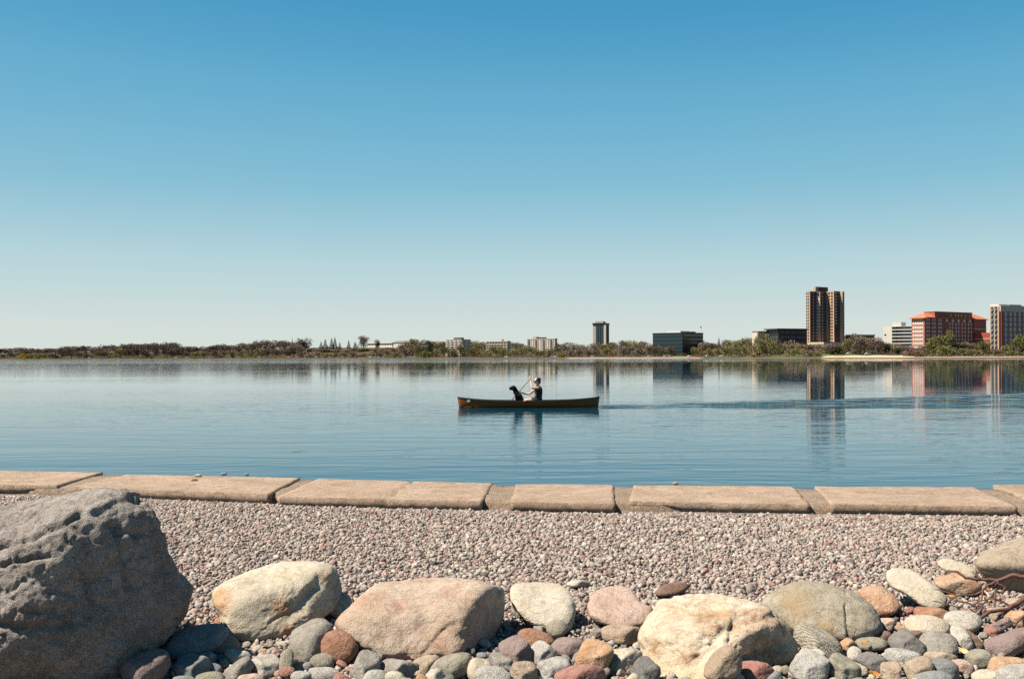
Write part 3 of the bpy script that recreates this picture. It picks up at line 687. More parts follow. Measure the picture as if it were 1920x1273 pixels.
# ================================================================== WATER
WD = 1.85 * F / 95.0                      # distance of the canoe
def lake():
    n = NT('lake_water'); tc = n.n('ShaderNodeTexCoord'); P = tc.outputs['Object']
    sx = n.n('ShaderNodeSeparateXYZ'); n.l(P, sx.inputs[0]); X, Y = sx.outputs[0], sx.outputs[1]
    def band(a, b, val):                  # smooth 0..1 between a and b
        mr = n.n('ShaderNodeMapRange', interpolation_type='SMOOTHSTEP'); mr.inputs['From Min'].default_value = a; mr.inputs['From Max'].default_value = b
        n.l(val, mr.inputs['Value']); return mr.outputs[0]
    # long low crests, roughly parallel to the wall, in several lengths
    w1 = n.noise(n.mapped(P, (1.0, 3.4, 1), (0, 0, R(4))), 1.0, 3, 0.5, 0.3)
    w2 = n.noise(n.mapped(P, (0.30, 1.15, 1), (0, 0, R(-6))), 1.0, 3, 0.5, 0.4)
    w3 = n.noise(n.mapped(P, (0.05, 0.22, 1), (0, 0, R(3))), 1.0, 2, 0.5, 0.3)
    patch = n.ramp(n.noise(n.mapped(P, (0.02, 0.05, 1)), 1.0, 3, 0.5), [(0.35, 0.55), (0.7, 1.25)])
    h = n.math('ADD', n.math('MULTIPLY', w1, 0.0095), n.math('MULTIPLY', w2, 0.019))
    h = n.math('ADD', h, n.math('MULTIPLY', w3, 0.02))
    h = n.math('MULTIPLY', h, patch)
    far_calm = n.math('SUBTRACT', 1.0, n.math('MULTIPLY', band(18, 70, Y), 0.80))
    far_calm = n.math('ADD', far_calm, n.math('MULTIPLY', n.math('SUBTRACT', 1.0, band(-110, -15, X)), 0.34))
    far_calm = n.math('ADD', far_calm, n.math('MULTIPLY', n.math('SUBTRACT', 1.0, band(11, 24, Y)), 0.1))
    h = n.math('MULTIPLY', h, far_calm)
    # a breeze roughens the strip along the far shore
    br = n.noise(n.mapped(P, (0.25, 1.0, 1)), 1.0, 2, 0.5)
    h = n.math('ADD', h, n.math('MULTIPLY', n.math('MULTIPLY', br, 0.06), band(290, 420, n.math('ADD', Y, n.math('MULTIPLY', n.noise(n.mapped(P, (0.004, 0.01, 1)), 1.0, 3), 60)))))
    # wake: two arms opening behind the canoe
    xs = n.math('SUBTRACT', X, (1124 - CX) / F * WD)
    def arm(slope, wid, amp, k, off=0.0):
        c = n.math('ADD', WD + off, n.math('MULTIPLY', xs, slope))
        wob = n.math('MULTIPLY', n.math('SUBTRACT', n.noise(n.mapped(P, (0.16, 0.12, 1)), 1.0, 3), 0.5), 2.2)
        d = n.math('ADD', n.math('SUBTRACT', Y, c), n.math('MULTIPLY', wob, band(0, 8, xs)))
        ww = n.math('ADD', wid, n.math('MULTIPLY', xs, 0.045))
        g = n.math('DIVIDE', d, ww); g = n.math('MULTIPLY', g, g); g = n.math('POWER', 2.718, n.math('MULTIPLY', g, -1.0))
        wv = n.math('SINE', n.math('ADD', n.math('MULTIPLY', d, k), n.math('MULTIPLY', w2, 5.0)))
        a = n.math('MULTIPLY', n.math('MULTIPLY', g, wv), amp)
        gate = n.math('MULTIPLY', band(-0.2, 0.4, xs), n.math('SUBTRACT', 1.0, band(20, 60, xs)))
        return n.math('MULTIPLY', a, gate)
    h = n.math('ADD', h, arm(0.42, 0.7, 0.050, 3.8))
    h = n.math('ADD', h, arm(-0.02, 0.6, 0.040, 4.4))
    h = n.math('ADD', h, arm(0.20, 1.3, 0.028, 4.8))
    n.bump(h, 1.0)
    n.b.inputs['IOR'].default_value = 1.25
    n.base((0.0002, 0.031, 0.054), 0.015, 0.5)
    bk = [onz(x, y + 3, 0) for x, y in BACK]
    near = [(-4000, 16)] + [(p.x, onz(x, y + 4, 0.415).y - 0.02) for (x, y), p in zip(BACK, bk)] + [(4000, 12)]
    nearx = [(-4000, 16)] + [(onz(x, y + 4, 0.415).x, onz(x, y + 4, 0.415).y - 0.02) for x, y in BACK] + [(4000, 12)]
    V, T = [], []
    for x, y in nearx: V.append((x, y, 0)); V.append((x * (1 if abs(x) > 1000 else 60), 1900, 0))
    # rows in between keep the quads well shaped
    for i in range(len(nearx) - 1): T.append((2*i, 2*i+2, 2*i+3, 2*i+1))
    o = link('lake', fast_mesh('lake', V, T), mat=n.m); tag(o, 'calm blue lake with faint ripples and reflections', kind='structure')
lake()

# ================================================================== CANOE
cxm = (858 + 1124) / 2
CO = at(cxm, 764, WD); CO.z = 0.0
hullm = NT('brown_canoe_hull')
v_ = hullm.objvec(); g_ = hullm.noise(hullm.mapped(v_, (1.5, 14, 14)), 3.0, 4)
hullm.base(hullm.mix(g_, (0.135, 0.046, 0.010), (0.235, 0.086, 0.018)), 0.35, 0.3)
hullm = hullm.m
M['gunwale'] = plain('dark_gunwale', (0.030, 0.018, 0.016), 0.35, 0.2, 8, 0.5)
M['inside'] = plain('canoe_inside', (0.30, 0.19, 0.10), 0.6, 0.25, 8)
M['pale_mark'] = plain('pale_decal', (0.70, 0.72, 0.74), 0.5, 0.1, 20)
M['blue_mark'] = plain('blue_decal', (0.16, 0.22, 0.42), 0.5, 0.1, 20)
def canoe():
    root = empty('canoe', CO); tag(root, 'brown canoe with dark gunwales carrying a paddler and a black dog', 'canoe')
    Lh = 133 * WD / F
    def sheer(t):                         # t -1 bow .. 1 stern
        return 0.235 + 0.14 * abs(t) ** 3.2
    def beam(t): return 0.43 * max(0.0, (1 - abs(t) ** 2.1)) ** 0.85 + 0.012
    NS = 49; NP = 13; V, T = [], []; IN = []
    for i in range(NS):
        t = -1 + 2 * i / (NS - 1); b, s = beam(t), sheer(t)
        for j in range(NP):
            a = math.pi * j / (NP - 1) - math.pi / 2      # -90 .. 90 : near rail round the keel to far rail
            yy = math.sin(a); low = -0.09 * (1 - abs(t) ** 6) - 0.02 * abs(t)
            e = abs(yy) ** 2.3
            fl = 1.0 - 0.10 * abs(yy) ** 8                   # tumblehome
            z = low + (s - low) * e
            rake = (1 - e) * 0.05 * abs(t) ** 8
            V.append((t * Lh - math.copysign(rake, t), yy * b * fl * (1 if abs(yy) < .99 else 1), z))
    for i in range(NS - 1):
        for j in range(NP - 1): T.append((i*NP+j, i*NP+j+1, (i+1)*NP+j+1, (i+1)*NP+j))
    me = fast_mesh('hull', V, T); smooth(me)
    h = link('hull', me, root, mat=hullm); me.materials.append(M['inside'])
    bm = bmesh.new(); bm.from_mesh(me); bmesh.ops.remove_doubles(bm, verts=bm.verts, dist=0.001); bmesh.ops.recalc_face_normals(bm, faces=bm.faces)
    # outward: the keel must look down
    f = min(bm.faces, key=lambda q: q.calc_center_median().z + abs(q.calc_center_median().x))
    if f.normal.z > 0: bmesh.ops.reverse_faces(bm, faces=bm.faces)
    bm.to_mesh(me); bm.free()
    md = h.modifiers.new('thickness', 'SOLIDIFY'); md.thickness = 0.008; md.offset = -1; md.material_offset = 1
    for sgn in (-1, 1):
        mb = MB(); pts = []
        for i in range(NS):
            t = -1 + 2 * i / (NS - 1); pts.append((t * Lh, sgn * beam(t) * 0.9, sheer(t) + 0.008))
        mb.tube(pts, 0.019, 8); mb.build('gunwale', M['gunwale'], root, sm=True)
    # floor, seats, thwarts and end decks
    mb = MB(); vs = []; n = 25
    for i in range(n):
        t = -0.9 + 1.8 * i / (n - 1); vs += [(t * Lh, -beam(t) * .78, 0.02), (t * Lh, beam(t) * .78, 0.02)]
    mb.add(vs, [(2*i, 2*i+2, 2*i+3, 2*i+1) for i in range(n - 1)]); mb.build('floor', M['inside'], root)
    for sx in (0.33, -1.25):
        mb = MB(); w = beam(sx / Lh) * .74; mb.box(sx - .13, sx + .13, -w, w, 0.150, 0.175); mb.build('seat', M['inside'], root)
    for sx in (0.95, -0.85):
        mb = MB(); w = beam(sx / Lh) * .9; mb.tube([(sx, -w, .232), (sx, w, .232)], .016, 8); mb.build('thwart', M['gunwale'], root)
    for sg in (-1, 1):
        mb = MB(); a, b2 = sg * Lh * 0.995, sg * Lh * 0.90
        mb.add([(a, -.012, sheer(.995) + .012), (a, .012, sheer(.995) + .012), (b2, beam(.9) * .9, sheer(.9) + .012), (b2, -beam(.9) * .9, sheer(.9) + .012),
                (a, 0, sheer(.995) - .05), (b2, 0, sheer(.9) - .02)], [(0, 1, 2, 3), (0, 3, 5, 4), (1, 4, 5, 2), (2, 5, 3), (0, 4, 1)])
        mb.build('end_deck', M['gunwale'], root)
    # small pale emblem near the bow
    t = (879 - cxm) / 133.0; x0 = t * Lh; mb = MB(); yb = -beam(t) * 0.935
    dy = (beam(t + .01) - beam(t - .01)) / (.02 * Lh)
    def disc(cx, cz, rx, rz, mi, out):
        k = 16; v = [(cx + rx * math.cos(6.283 * q / k), yb - out - dy * (rx * math.cos(6.283 * q / k) + cx - x0) * .94, cz + rz * math.sin(6.283 * q / k)) for q in range(k)]
        w = [(a, b + .01, c) for a, b, c in v]; mb.add(v + w, [tuple(range(k))] + [(q, (q+1) % k, k + (q+1) % k, k + q) for q in range(k)], mi)
    disc(x0, 0.245, .062, .036, 0, .012); disc(x0 - .012, 0.247, .026, .017, 1, .015); disc(x0 + .03, 0.24, .012, .012, 1, .015)
    mb.build('emblem', [M['pale_mark'], M['blue_mark']], root)
canoe()

# ------------------------------------------------------------------ figures
def skin_body(name, nodes, edges, mats, parent, rootn, sub=2):
    """nodes: {key: (x, y, z, r) or (x, y, z, rx, ry)}"""
    keys = list(nodes); ix = {k: i for i, k in enumerate(keys)}
    me = bpy.data.meshes.new(name); me.from_pydata([nodes[k][:3] for k in keys], [(ix[a], ix[b]) for a, b in edges], [])
    o = link(name, me, parent, mat=mats)
    o.modifiers.new('skin', 'SKIN').use_smooth_shade = True
    sv = me.skin_vertices[0].data
    for k in keys:
        q = nodes[k]; sv[ix[k]].radius = (q[3], q[4] if len(q) > 4 else q[3]); sv[ix[k]].use_root = (k == rootn)
    s = o.modifiers.new('smooth', 'SUBSURF'); s.levels = s.render_levels = sub
    return o
def chain(*k): return [(k[i], k[i+1]) for i in range(len(k)-1)]
M['skin'] = plain('bare_skin', (0.62, 0.36, 0.26), 0.55, 0.08, 10, 0.35)  # one even skin tone for the whole body
M['vest'] = plain('navy_life_vest', (0.016, 0.017, 0.024), 0.8, 0.3, 12)
M['panel'] = plain('cream_vest_panel', (0.55, 0.48, 0.24), 0.8, 0.2, 12)
M['shorts'] = plain('dark_shorts', (0.020, 0.018, 0.024), 0.85, 0.3, 12)
M['cap'] = plain('dark_maroon_cap', (0.055, 0.022, 0.022), 0.8, 0.25, 14)
M['cap_front'] = plain('sunlit_cap_front', (0.80, 0.78, 0.76), 0.8, 0.05, 14)  # bright sunlit edge of the dark cap, painted in as white
M['hair'] = plain('dark_hair', (0.03, 0.02, 0.015), 0.7, 0.3, 30)
M['black_fur'] = plain('black_dog_fur', (0.006, 0.0055, 0.006), 0.8, 0.4, 40, 0.12, bump=0.002)
M['collar'] = plain('red_dog_collar', (0.34, 0.05, 0.04), 0.7, 0.2, 30)
M['wood'] = plain('varnished_paddle_wood', (0.25, 0.115, 0.045), 0.4, 0.3, 12, 0.5)
M['shoe'] = plain('dark_shoe', (0.05, 0.045, 0.04), 0.8, 0.2, 12)
GA = Vector((0.066, -0.005, 1.045)); GB = Vector((-0.345, 0.33, 0.560))      # the two grips on the shaft
PD = (GB - GA).normalized()
def hand(N, E, pre, wrist, palm, side, curl):
    """five fingers closing round the shaft: side = knuckle direction along the shaft, curl = direction fingers wrap"""
    w, p = Vector(wrist), Vector(palm)
    N[pre + 'wrist'] = (*w, 0.026); N[pre + 'palm'] = (*p, 0.030, 0.022); E += [(pre + 'wrist', pre + 'palm')]
    d = (p - w).normalized(); s = Vector(side).normalized(); c = Vector(curl).normalized()
    for i, (off, ln) in enumerate([(-0.030, 0.9), (-0.011, 1.0), (0.010, 0.95), (0.029, 0.78)]):
        a = p + s * off + d * 0.042; b = a + (d * 0.3 + c * 0.9).normalized() * 0.034 * ln; e = b + (c * 0.55 - d * 0.85).normalized() * 0.030 * ln
        for nm, q, r in (('k', a, 0.0105), ('m', b, 0.0095), ('t', e, 0.008)): N[f'{pre}f{i}{nm}'] = (*q, r)
        E += [(pre + 'palm', f'{pre}f{i}k'), (f'{pre}f{i}k', f'{pre}f{i}m'), (f'{pre}f{i}m', f'{pre}f{i}t')]
    a = p - s * 0.036 - d * 0.008 + c * 0.012; b = a + (c * 0.8 + d * 0.5 - s * .2).normalized() * 0.036; e = b + (c * 0.6 + d * 0.7 + s * .3).normalized() * 0.028
    for nm, q, r in (('k', a, 0.012), ('m', b, 0.0105), ('t', e, 0.009)): N[f'{pre}th{nm}'] = (*q, r)
    E += [(pre + 'palm', pre + 'thk'), (pre + 'thk', pre + 'thm'), (pre + 'thm', pre + 'tht')]
def person():
    root = empty('person', CO); tag(root, 'person paddling the canoe in dark cap and dark life vest, facing the dog', 'person')
    N = {'pelvis': (.345, 0, .285, .155, .11), 'waist': (.355, 0, .42, .135, .095), 'chest': (.365, 0, .60, .15, .105), 'neckbase': (.365, 0, .735, .09, .075),
         'neck': (.345, 0, .80, .052), 'skull': (.340, 0, .905, .092, .086), 'crown': (.348, 0, .985, .090, .088), 'top': (.35, 0, 1.045, .045),
         'face': (.282, 0, .915, .068, .066), 'chin': (.266, 0, .862, .046), 'nose': (.212, 0, .915, .022), 'brow': (.275, 0, .965, .060),
         'eara': (.338, -.082, .925, .018, .012), 'earb': (.338, .082, .925, .018, .012),
         'shn': (.345, -.165, .715, .062), 'eln': (.130, -.235, .705, .044), 'fan': (.098, -.13, .86, .036),
         'shf': (.295, .165, .685, .062), 'elf': (.030, .270, .475, .044), 'faf': (-.16, .300, .495, .036),
         'hipn': (.29, -.11, .255, .095), 'knn': (-.08, -.15, .270, .062), 'ann': (-.36, -.13, .075, .042), 'fon': (-.50, -.13, .065, .036),
         'hipf': (.29, .11, .255, .095), 'knf': (-.08, .15, .270, .062), 'anf': (-.36, .13, .075, .042), 'fof': (-.50, .13, .065, .036)}
    E = chain('pelvis', 'waist', 'chest', 'neckbase', 'neck', 'skull', 'crown', 'top') + [('skull', 'face'), ('face', 'chin'), ('face', 'nose'), ('crown', 'brow'), ('skull', 'eara'), ('skull', 'earb')]
    E += chain('chest', 'shn', 'eln', 'fan') + chain('chest', 'shf', 'elf', 'faf') + chain('pelvis', 'hipn', 'knn', 'ann', 'fon') + chain('pelvis', 'hipf', 'knf', 'anf', 'fof')
    hand(N, E, 'n_', GA + Vector((.022, -.035, -.075)), GA + Vector((.004, -.024, -.010)), (0.62, -0.75, 0.1), (-0.5, 0.75, .35)); E += [('fan', 'n_wrist')]
    hand(N, E, 'f_', GB + Vector((.085, -.012, -.035)), GB + Vector((.030, -.004, -.024)), PD, (-0.2, .3, 0.9)); E += [('faf', 'f_wrist')]
    body = skin_body('body', N, E, M['skin'], root, 'pelvis')
    # eyes and mouth on the face
    for sg in (-1, 1):
        mb = MB(); mb.tube([(.242, sg * .026, .938), (.232, sg * .027, .938)], [.010, .005], 8); mb.build('eye', M['hair'], root, sm=True)
    mb = MB(); mb.tube([(.236, -.018, .878), (.231, 0, .877), (.236, .018, .878)], [.003, .005, .003], 6); mb.build('mouth', M['cap'], root, sm=True)
    # hair under the cap
    def ring(cx, cy, z, rx, ry, n=20, p=2.0, tiltx=0.0):
        o = []
        for k in range(n):
            a = 2*math.pi*k/n; ca, sa = math.cos(a), math.sin(a)
            x = math.copysign(abs(ca) ** (2/p), ca) * rx; o.append((cx + x, cy + math.copysign(abs(sa) ** (2/p), sa) * ry, z + tiltx * x))
        return o
    mb = MB(); mb.loft([ring(.385, 0, .860, .050, .062), ring(.385, 0, .90, .064, .084), ring(.375, 0, .95, .074, .092), ring(.357, 0, .99, .082, .092)]); mb.build('hair', M['hair'], root, sm=True)
    cap = MB(); cap.loft([ring(.345, 0, .972, .105, .098, tiltx=.10), ring(.345, 0, 1.01, .108, .100, tiltx=.10), ring(.347, 0, 1.055, .094, .090, tiltx=.08), ring(.349, 0, 1.085, .058, .056), ring(.35, 0, 1.096, .014, .014)])
    co = cap.build('cap', M['cap'], root, sm=True)
    vb = MB(); rows = []
    for out in (0, .35, .7, 1.0):
        r_ = []
        for k in range(11):
            a = math.pi * (.5 + .12 + .76 * k / 10); r_.append((.345 + math.cos(a) * (.104 + .092 * out * abs(math.cos(a))), math.sin(a) * (.098), .985 - .045 * out - .01 + (.010 * (1 - abs(math.sin(a))))))
        rows.append(r_)
    vs = [q for r_ in rows for q in r_]; fs = [(i*11+k, i*11+k+1, (i+1)*11+k+1, (i+1)*11+k) for i in range(3) for k in range(10)]
    vb.add(vs, fs); vo = vb.build('visor', M['cap'], co, sm=True); vo.modifiers.new('t', 'SOLIDIFY').thickness = .008
    fb = MB(); rows = []
    for z, rx, ry in ((.978, .109, .102), (1.012, .113, .104), (1.052, .099, .094), (1.080, .066, .062)):
        rows.append([(.345 + math.cos(a) * rx, math.sin(a) * ry, z + .10 * math.cos(a) * rx) for a in [math.pi * (.5 + .22 + .56 * k / 8) for k in range(9)]])
    vs = [q for r_ in rows for q in r_]; fb.add(vs, [(i*9+k, i*9+k+1, (i+1)*9+k+1, (i+1)*9+k) for i in range(3) for k in range(8)])
    fo = fb.build('sunlit_front', M['cap_front'], co, sm=True); fo.modifiers.new('t', 'SOLIDIFY').thickness = .004
    # life vest, shorts
    vb = MB(); vb.loft([ring(.36, 0, .30, .125, .185, 28, 2.6), ring(.362, 0, .40, .138, .190, 28, 2.8), ring(.365, 0, .52, .146, .195, 28, 2.8), ring(.372, 0, .63, .140, .192, 28, 2.8),
                        ring(.38, 0, .70, .118, .180, 28, 2.6), ring(.382, 0, .755, .085, .140, 28, 2.3), ring(.372, 0, .775, .066, .085, 28, 2)])
    vo = vb.build('life_vest', M['vest'], root, sm=True)
    pb = MB(); pb.box(.208, .224, -.150, -.05, .34, .62); pb.box(.208, .224, .05, .150, .34, .62)
    po = pb.build('vest_panel', M['panel'], vo); po.modifiers.new('b', 'BEVEL').width = .006
    for sg in (-1, 1):
        b_ = MB(); b_.loft([ring(.262, sg * .168, .36 + .24 * q, .022, .022, 12) for q in (0, .5, 1)]); b_.build('side_panel', M['panel'], vo, sm=True)
    for sg in (-1, 1):
        sb = MB(); sb.tube([(.36, sg * .09, .26), (.25, sg * .115, .268), (.10, sg * .135, .272)], [.125, .105, .086], 16); sb.build('shorts_leg', M['shorts'], root, sm=True)
    sb = MB(); sb.loft([ring(.36, 0, .178, .14, .18, 24, 2.5), ring(.36, 0, .25, .15, .19, 24, 2.6), ring(.36, 0, .36, .135, .183, 24, 2.6)]); sb.build('shorts', M['shorts'], root, sm=True)
    for sg in (-1, 1):
        sb = MB(); sb.tube([(-.33, sg * .13, .065), (-.40, sg * .13, .068), (-.52, sg * .13, .06)], [.045, .050, .035], 12); sb.build('shoe', M['shoe'], root, sm=True)
person()

def paddle():
    root = empty('paddle', CO); tag(root, 'brown wooden canoe paddle held by the paddler, its blade in the water behind the dog', 'paddle')
    end = GB + PD * 0.62; tip = end + PD * 0.50
    mb = MB(); mb.tube([GA + PD * .01, GA.lerp(GB, .5), GB, end], [.0145, .015, .016, .016], 10); mb.build('shaft', M['wood'], root, sm=True)
    s = PD.cross(Vector((1, .3, .2))).normalized()
    mb = MB(); mb.tube([GA - s * .052, GA - s * .02, GA + s * .02, GA + s * .052], [.014, .019, .019, .014], 10); mb.build('grip', M['wood'], root, sm=True)
    mb = MB(); n = PD.cross(s).normalized(); rings = []
    for t, w, th in ((0, .018, .014), (.12, .055, .012), (.35, .092, .009), (.75, .100, .006), (.95, .078, .005), (1, .04, .004)):
        c = end.lerp(tip, t); rings.append([c + s * (math.cos(a) * w) + n * (math.sin(a) * th) for a in [6.283 * k / 14 for k in range(14)]])
    mb.loft(rings); mb.build('blade', M['wood'], root, sm=True)
paddle()

def dog():
    root = empty('dog', CO); tag(root, 'black dog sitting upright in the canoe, looking ahead towards the bow', 'dog')
    N = {'rump': (-.240, 0, .150, .150, .140), 'loin': (-.295, 0, .275, .150, .145), 'ribs': (-.380, 0, .390, .165, .165), 'withers': (-.425, 0, .495, .115, .125),
         'neck': (-.470, 0, .590, .086, .090), 'nape': (-.505, 0, .668, .080, .084), 'skull': (-.540, 0, .712, .108, .104), 'brow': (-.595, 0, .708, .088, .086), 'muzzle': (-.655, 0, .688, .058, .056), 'nose': (-.714, 0, .688, .044, .042),
         'chest': (-.500, 0, .385, .125, .115)}
    N = {k: tuple(q[:3]) + tuple(r * 1.12 for r in q[3:]) for k, q in N.items()}
    E = chain('rump', 'loin', 'ribs', 'withers', 'neck', 'nape', 'skull', 'brow', 'muzzle', 'nose') + [('ribs', 'chest')]
    for sg, k in ((-1, 'a'), (1, 'b')):
        N.update({k+'sh': (-.452, sg*.085, .385, .052), k+'el': (-.440, sg*.095, .270, .038), k+'wr': (-.455, sg*.095, .130, .026), k+'pw': (-.485, sg*.095, .052, .028),
                  k+'hp': (-.255, sg*.105, .165, .072), k+'kn': (-.375, sg*.14, .185, .050), k+'hk': (-.265, sg*.14, .075, .030), k+'ft': (-.395, sg*.14, .050, .028)})
        E += chain('chest', k+'sh', k+'el', k+'wr', k+'pw') + chain('rump', k+'hp', k+'kn', k+'hk', k+'ft')
    N.update({'t1': (-.15, 0, .07, .028), 't2': (-.05, .03, .052, .020), 't3': (.02, .07, .05, .012)}); E += chain('rump', 't1', 't2', 't3')
    skin_body('body', N, E, M['black_fur'], root, 'ribs')
    for sg in (-1, 1):
        mb = MB(); rings = []
        for t, w in ((0, .022), (.3, .036), (.65, .034), (1, .012)):
            c = Vector((-.520 + .022 * t, sg * (.072 + .020 * t), .750 - .125 * t)); rings.append([c + Vector((math.cos(a) * w, math.sin(a) * .008 * sg, 0)) for a in [6.283 * q / 10 for q in range(10)]])
        mb.loft(rings); mb.build('ear', M['black_fur'], root, sm=True)
        mb = MB(); mb.tube([(-.606, sg * .034, .728), (-.614, sg * .037, .728)], [.008, .004], 8); mb.build('eye', M['shoe'], root, sm=True)
    ax = Vector((-.40, 0, .80)).normalized(); c = Vector((-.470, 0, .578)); u = ax.cross(Vector((0, 1, 0))).normalized(); v = Vector((0, 1, 0))
    mb = MB(); mb.tube([c + u * math.cos(a) * .075 + v * math.sin(a) * .083 for a in [6.283 * q / 24 for q in range(25)]], .011, 8); mb.build('collar', M['collar'], root, sm=True)
dog()
# ================================================================== FAR SHORE
SH = [(-1500, 1700), (-300, 1500), (0, 1420), (400, 1250), (800, 1060), (1100, 930), (1300, 850), (1450, 770), (1560, 715), (1700, 665), (1920, 640), (2300, 600), (3400, 520)]
def shoreD(px): return float(np.interp(px, [s[0] for s in SH], [s[1] for s in SH]))
HILL = [(-1500, 10), (0, 8), (250, 11), (420, 9), (500, 11), (600, 13), (760, 12), (900, 7), (1100, 6), (1400, 6), (1500, 8), (1700, 4), (2300, 4)]
def ground_z(px, depth):
    h = float(np.interp(px, [s[0] for s in HILL], [s[1] for s in HILL]))
    t = min(1, max(0, (depth - 25) / 110)); t = t * t * (3 - 2 * t)
    return 0.45 + min(depth, 25) * 0.045 + h * t
def ray(px, Y): return Vector(((px - CX) / F * Y, Y, 0))
def far_ground():
    n = NT('far_ground'); v = n.objvec()
    c = n.ramp(n.noise(v, 0.05, 4), [(0.35, (0.060, 0.050, 0.030)), (0.65, (0.095, 0.075, 0.05))])
    m = n.base(c, 0.95, 0.1)
    pxs = np.arange(-1500, 3401, 50); dep = [-3, 0, 3, 8, 25, 50, 80, 110, 135, 300, 1000, 3000]
    V = []
    for d in dep:
        for p in pxs:
            r = ray(p, shoreD(p) + d); V.append((r.x, r.y, -0.5 if d < 0 else 0.05 if d == 0 else ground_z(p, d)))
    w = len(pxs); T = [(j*w+i, j*w+i+1, (j+1)*w+i+1, (j+1)*w+i) for j in range(len(dep)-1) for i in range(w-1)]
    o = link('far_shore', fast_mesh('far_shore', V, T), mat=m); smooth(o.data); tag(o, 'low wooded ground on the far side of the lake', kind='structure')
    def strip(name, x0, x1, d0, d1, mat, label, lift):
        V, T = [], []; xs = np.arange(x0, x1 + 1, 10)
        for k, p in enumerate(xs):
            e = abs(math.sin(math.pi * k / (len(xs) - 1))) ** 0.35
            for q in (0, .33, .66, 1):
                d = d0 + (d1 - d0) * q * max(e, .05) * (1 + .25 * math.sin(k * 1.3)); r = ray(p, shoreD(p) + d)
                V.append((r.x, r.y, (ground_z(p, d) if d > 3 else 0.05 + (ground_z(p, 3) - 0.05) * max(d, 0) / 3) + lift))
        T = [(4*i+k, 4*i+4+k, 4*i+5+k, 4*i+1+k) for i in range(len(xs)-1) for k in range(3)]
        o = link(name, fast_mesh(name, V, T), mat=mat); tag(o, label, kind='structure')
    strip('beach', 1540, 1725, 0, 27, plain('sand', (0.50, 0.36, 0.24), 0.9, 0.15, 0.3), 'pale sand beach below the tall tower', .30)
    strip('beach', 1690, 2100, 0, 6, plain('sand_edge', (0.33, 0.25, 0.18), 0.9, 0.2, 0.3), 'narrow sandy water edge below the red hotel', .26)
    strip('shore_path', 1060, 1320, 0, 5, plain('sandy_path', (0.40, 0.31, 0.26), 0.9, 0.2, 0.3), 'pale path along the far water edge below the dark glass office', .22)
    strip('lawn', 1440, 1720, 10, 52, plain('lawn_grass', (0.085, 0.13, 0.025), 0.9, 0.3, 0.3), 'green lawn behind the beach', .12)
    strip('lawn', 1255, 1420, 8, 40, plain('lawn_grass_far', (0.11, 0.15, 0.035), 0.9, 0.3, 0.3), 'green lawn in front of the dark glass office', .12)
far_ground()

# ------------------------------------------------------------------ buildings
W_ = {
 'tan': plain('tan_brick', (0.46, 0.31, 0.20), 0.85, 0.15, 0.4), 'cream': plain('cream_render', (0.56, 0.47, 0.37), 0.85, 0.12, 0.3),
 'white': plain('white_render', (0.66, 0.61, 0.54), 0.8, 0.1, 0.3), 'brick': plain('red_brick', (0.37, 0.115, 0.08), 0.85, 0.18, 0.5),
 'pinkbrick': plain('brown_pink_brick', (0.30, 0.155, 0.125), 0.85, 0.18, 0.5), 'redwall': plain('bright_red_brick', (0.46, 0.09, 0.055), 0.85, 0.12, 0.4), 'tile': plain('orange_roof_tiles', (0.52, 0.165, 0.085), 0.8, 0.2, 0.6),
 'dark': plain('dark_cladding', (0.028, 0.028, 0.032), 0.45, 0.2, 0.4), 'brown': plain('dark_brown_brick', (0.075, 0.048, 0.045), 0.85, 0.2, 0.4),
 'glass': plain('dark_window_glass', (0.018, 0.026, 0.036), 0.08, 0.2, 0.4, 0.6), 'teal': plain('teal_curtain_glass', (0.018, 0.045, 0.055), 0.2, 0.2, 0.3, 0.3),
 'band': plain('dark_spandrel', (0.020, 0.024, 0.030), 0.3, 0.2, 0.3), 'frame': plain('white_window_frame', (0.72, 0.68, 0.62), 0.7, 0.05, 1),
 'rail': plain('grey_balcony', (0.25, 0.26, 0.28), 0.7, 0.15, 0.5), 'pale_rail': plain('pale_balcony', (0.62, 0.54, 0.46), 0.7, 0.1, 0.5), 'blue': plain('blue_grey_glazing', (0.06, 0.11, 0.16), 0.15, 0.2, 0.4, 0.6),
 'roofing': plain('grey_roofing', (0.16, 0.15, 0.15), 0.9, 0.2, 0.3), 'steel': plain('pale_steel', (0.45, 0.45, 0.45), 0.5, 0.1, 1), 'dim_pane': plain('sky_reflection_pane', (0.36, 0.40, 0.46), 0.4, 0.3, 0.4), 'flag': plain('blue_flag', (0.1, 0.14, 0.3), 0.8, 0.1, 1),  # pale window panes: reflected sky painted into the base colour
}
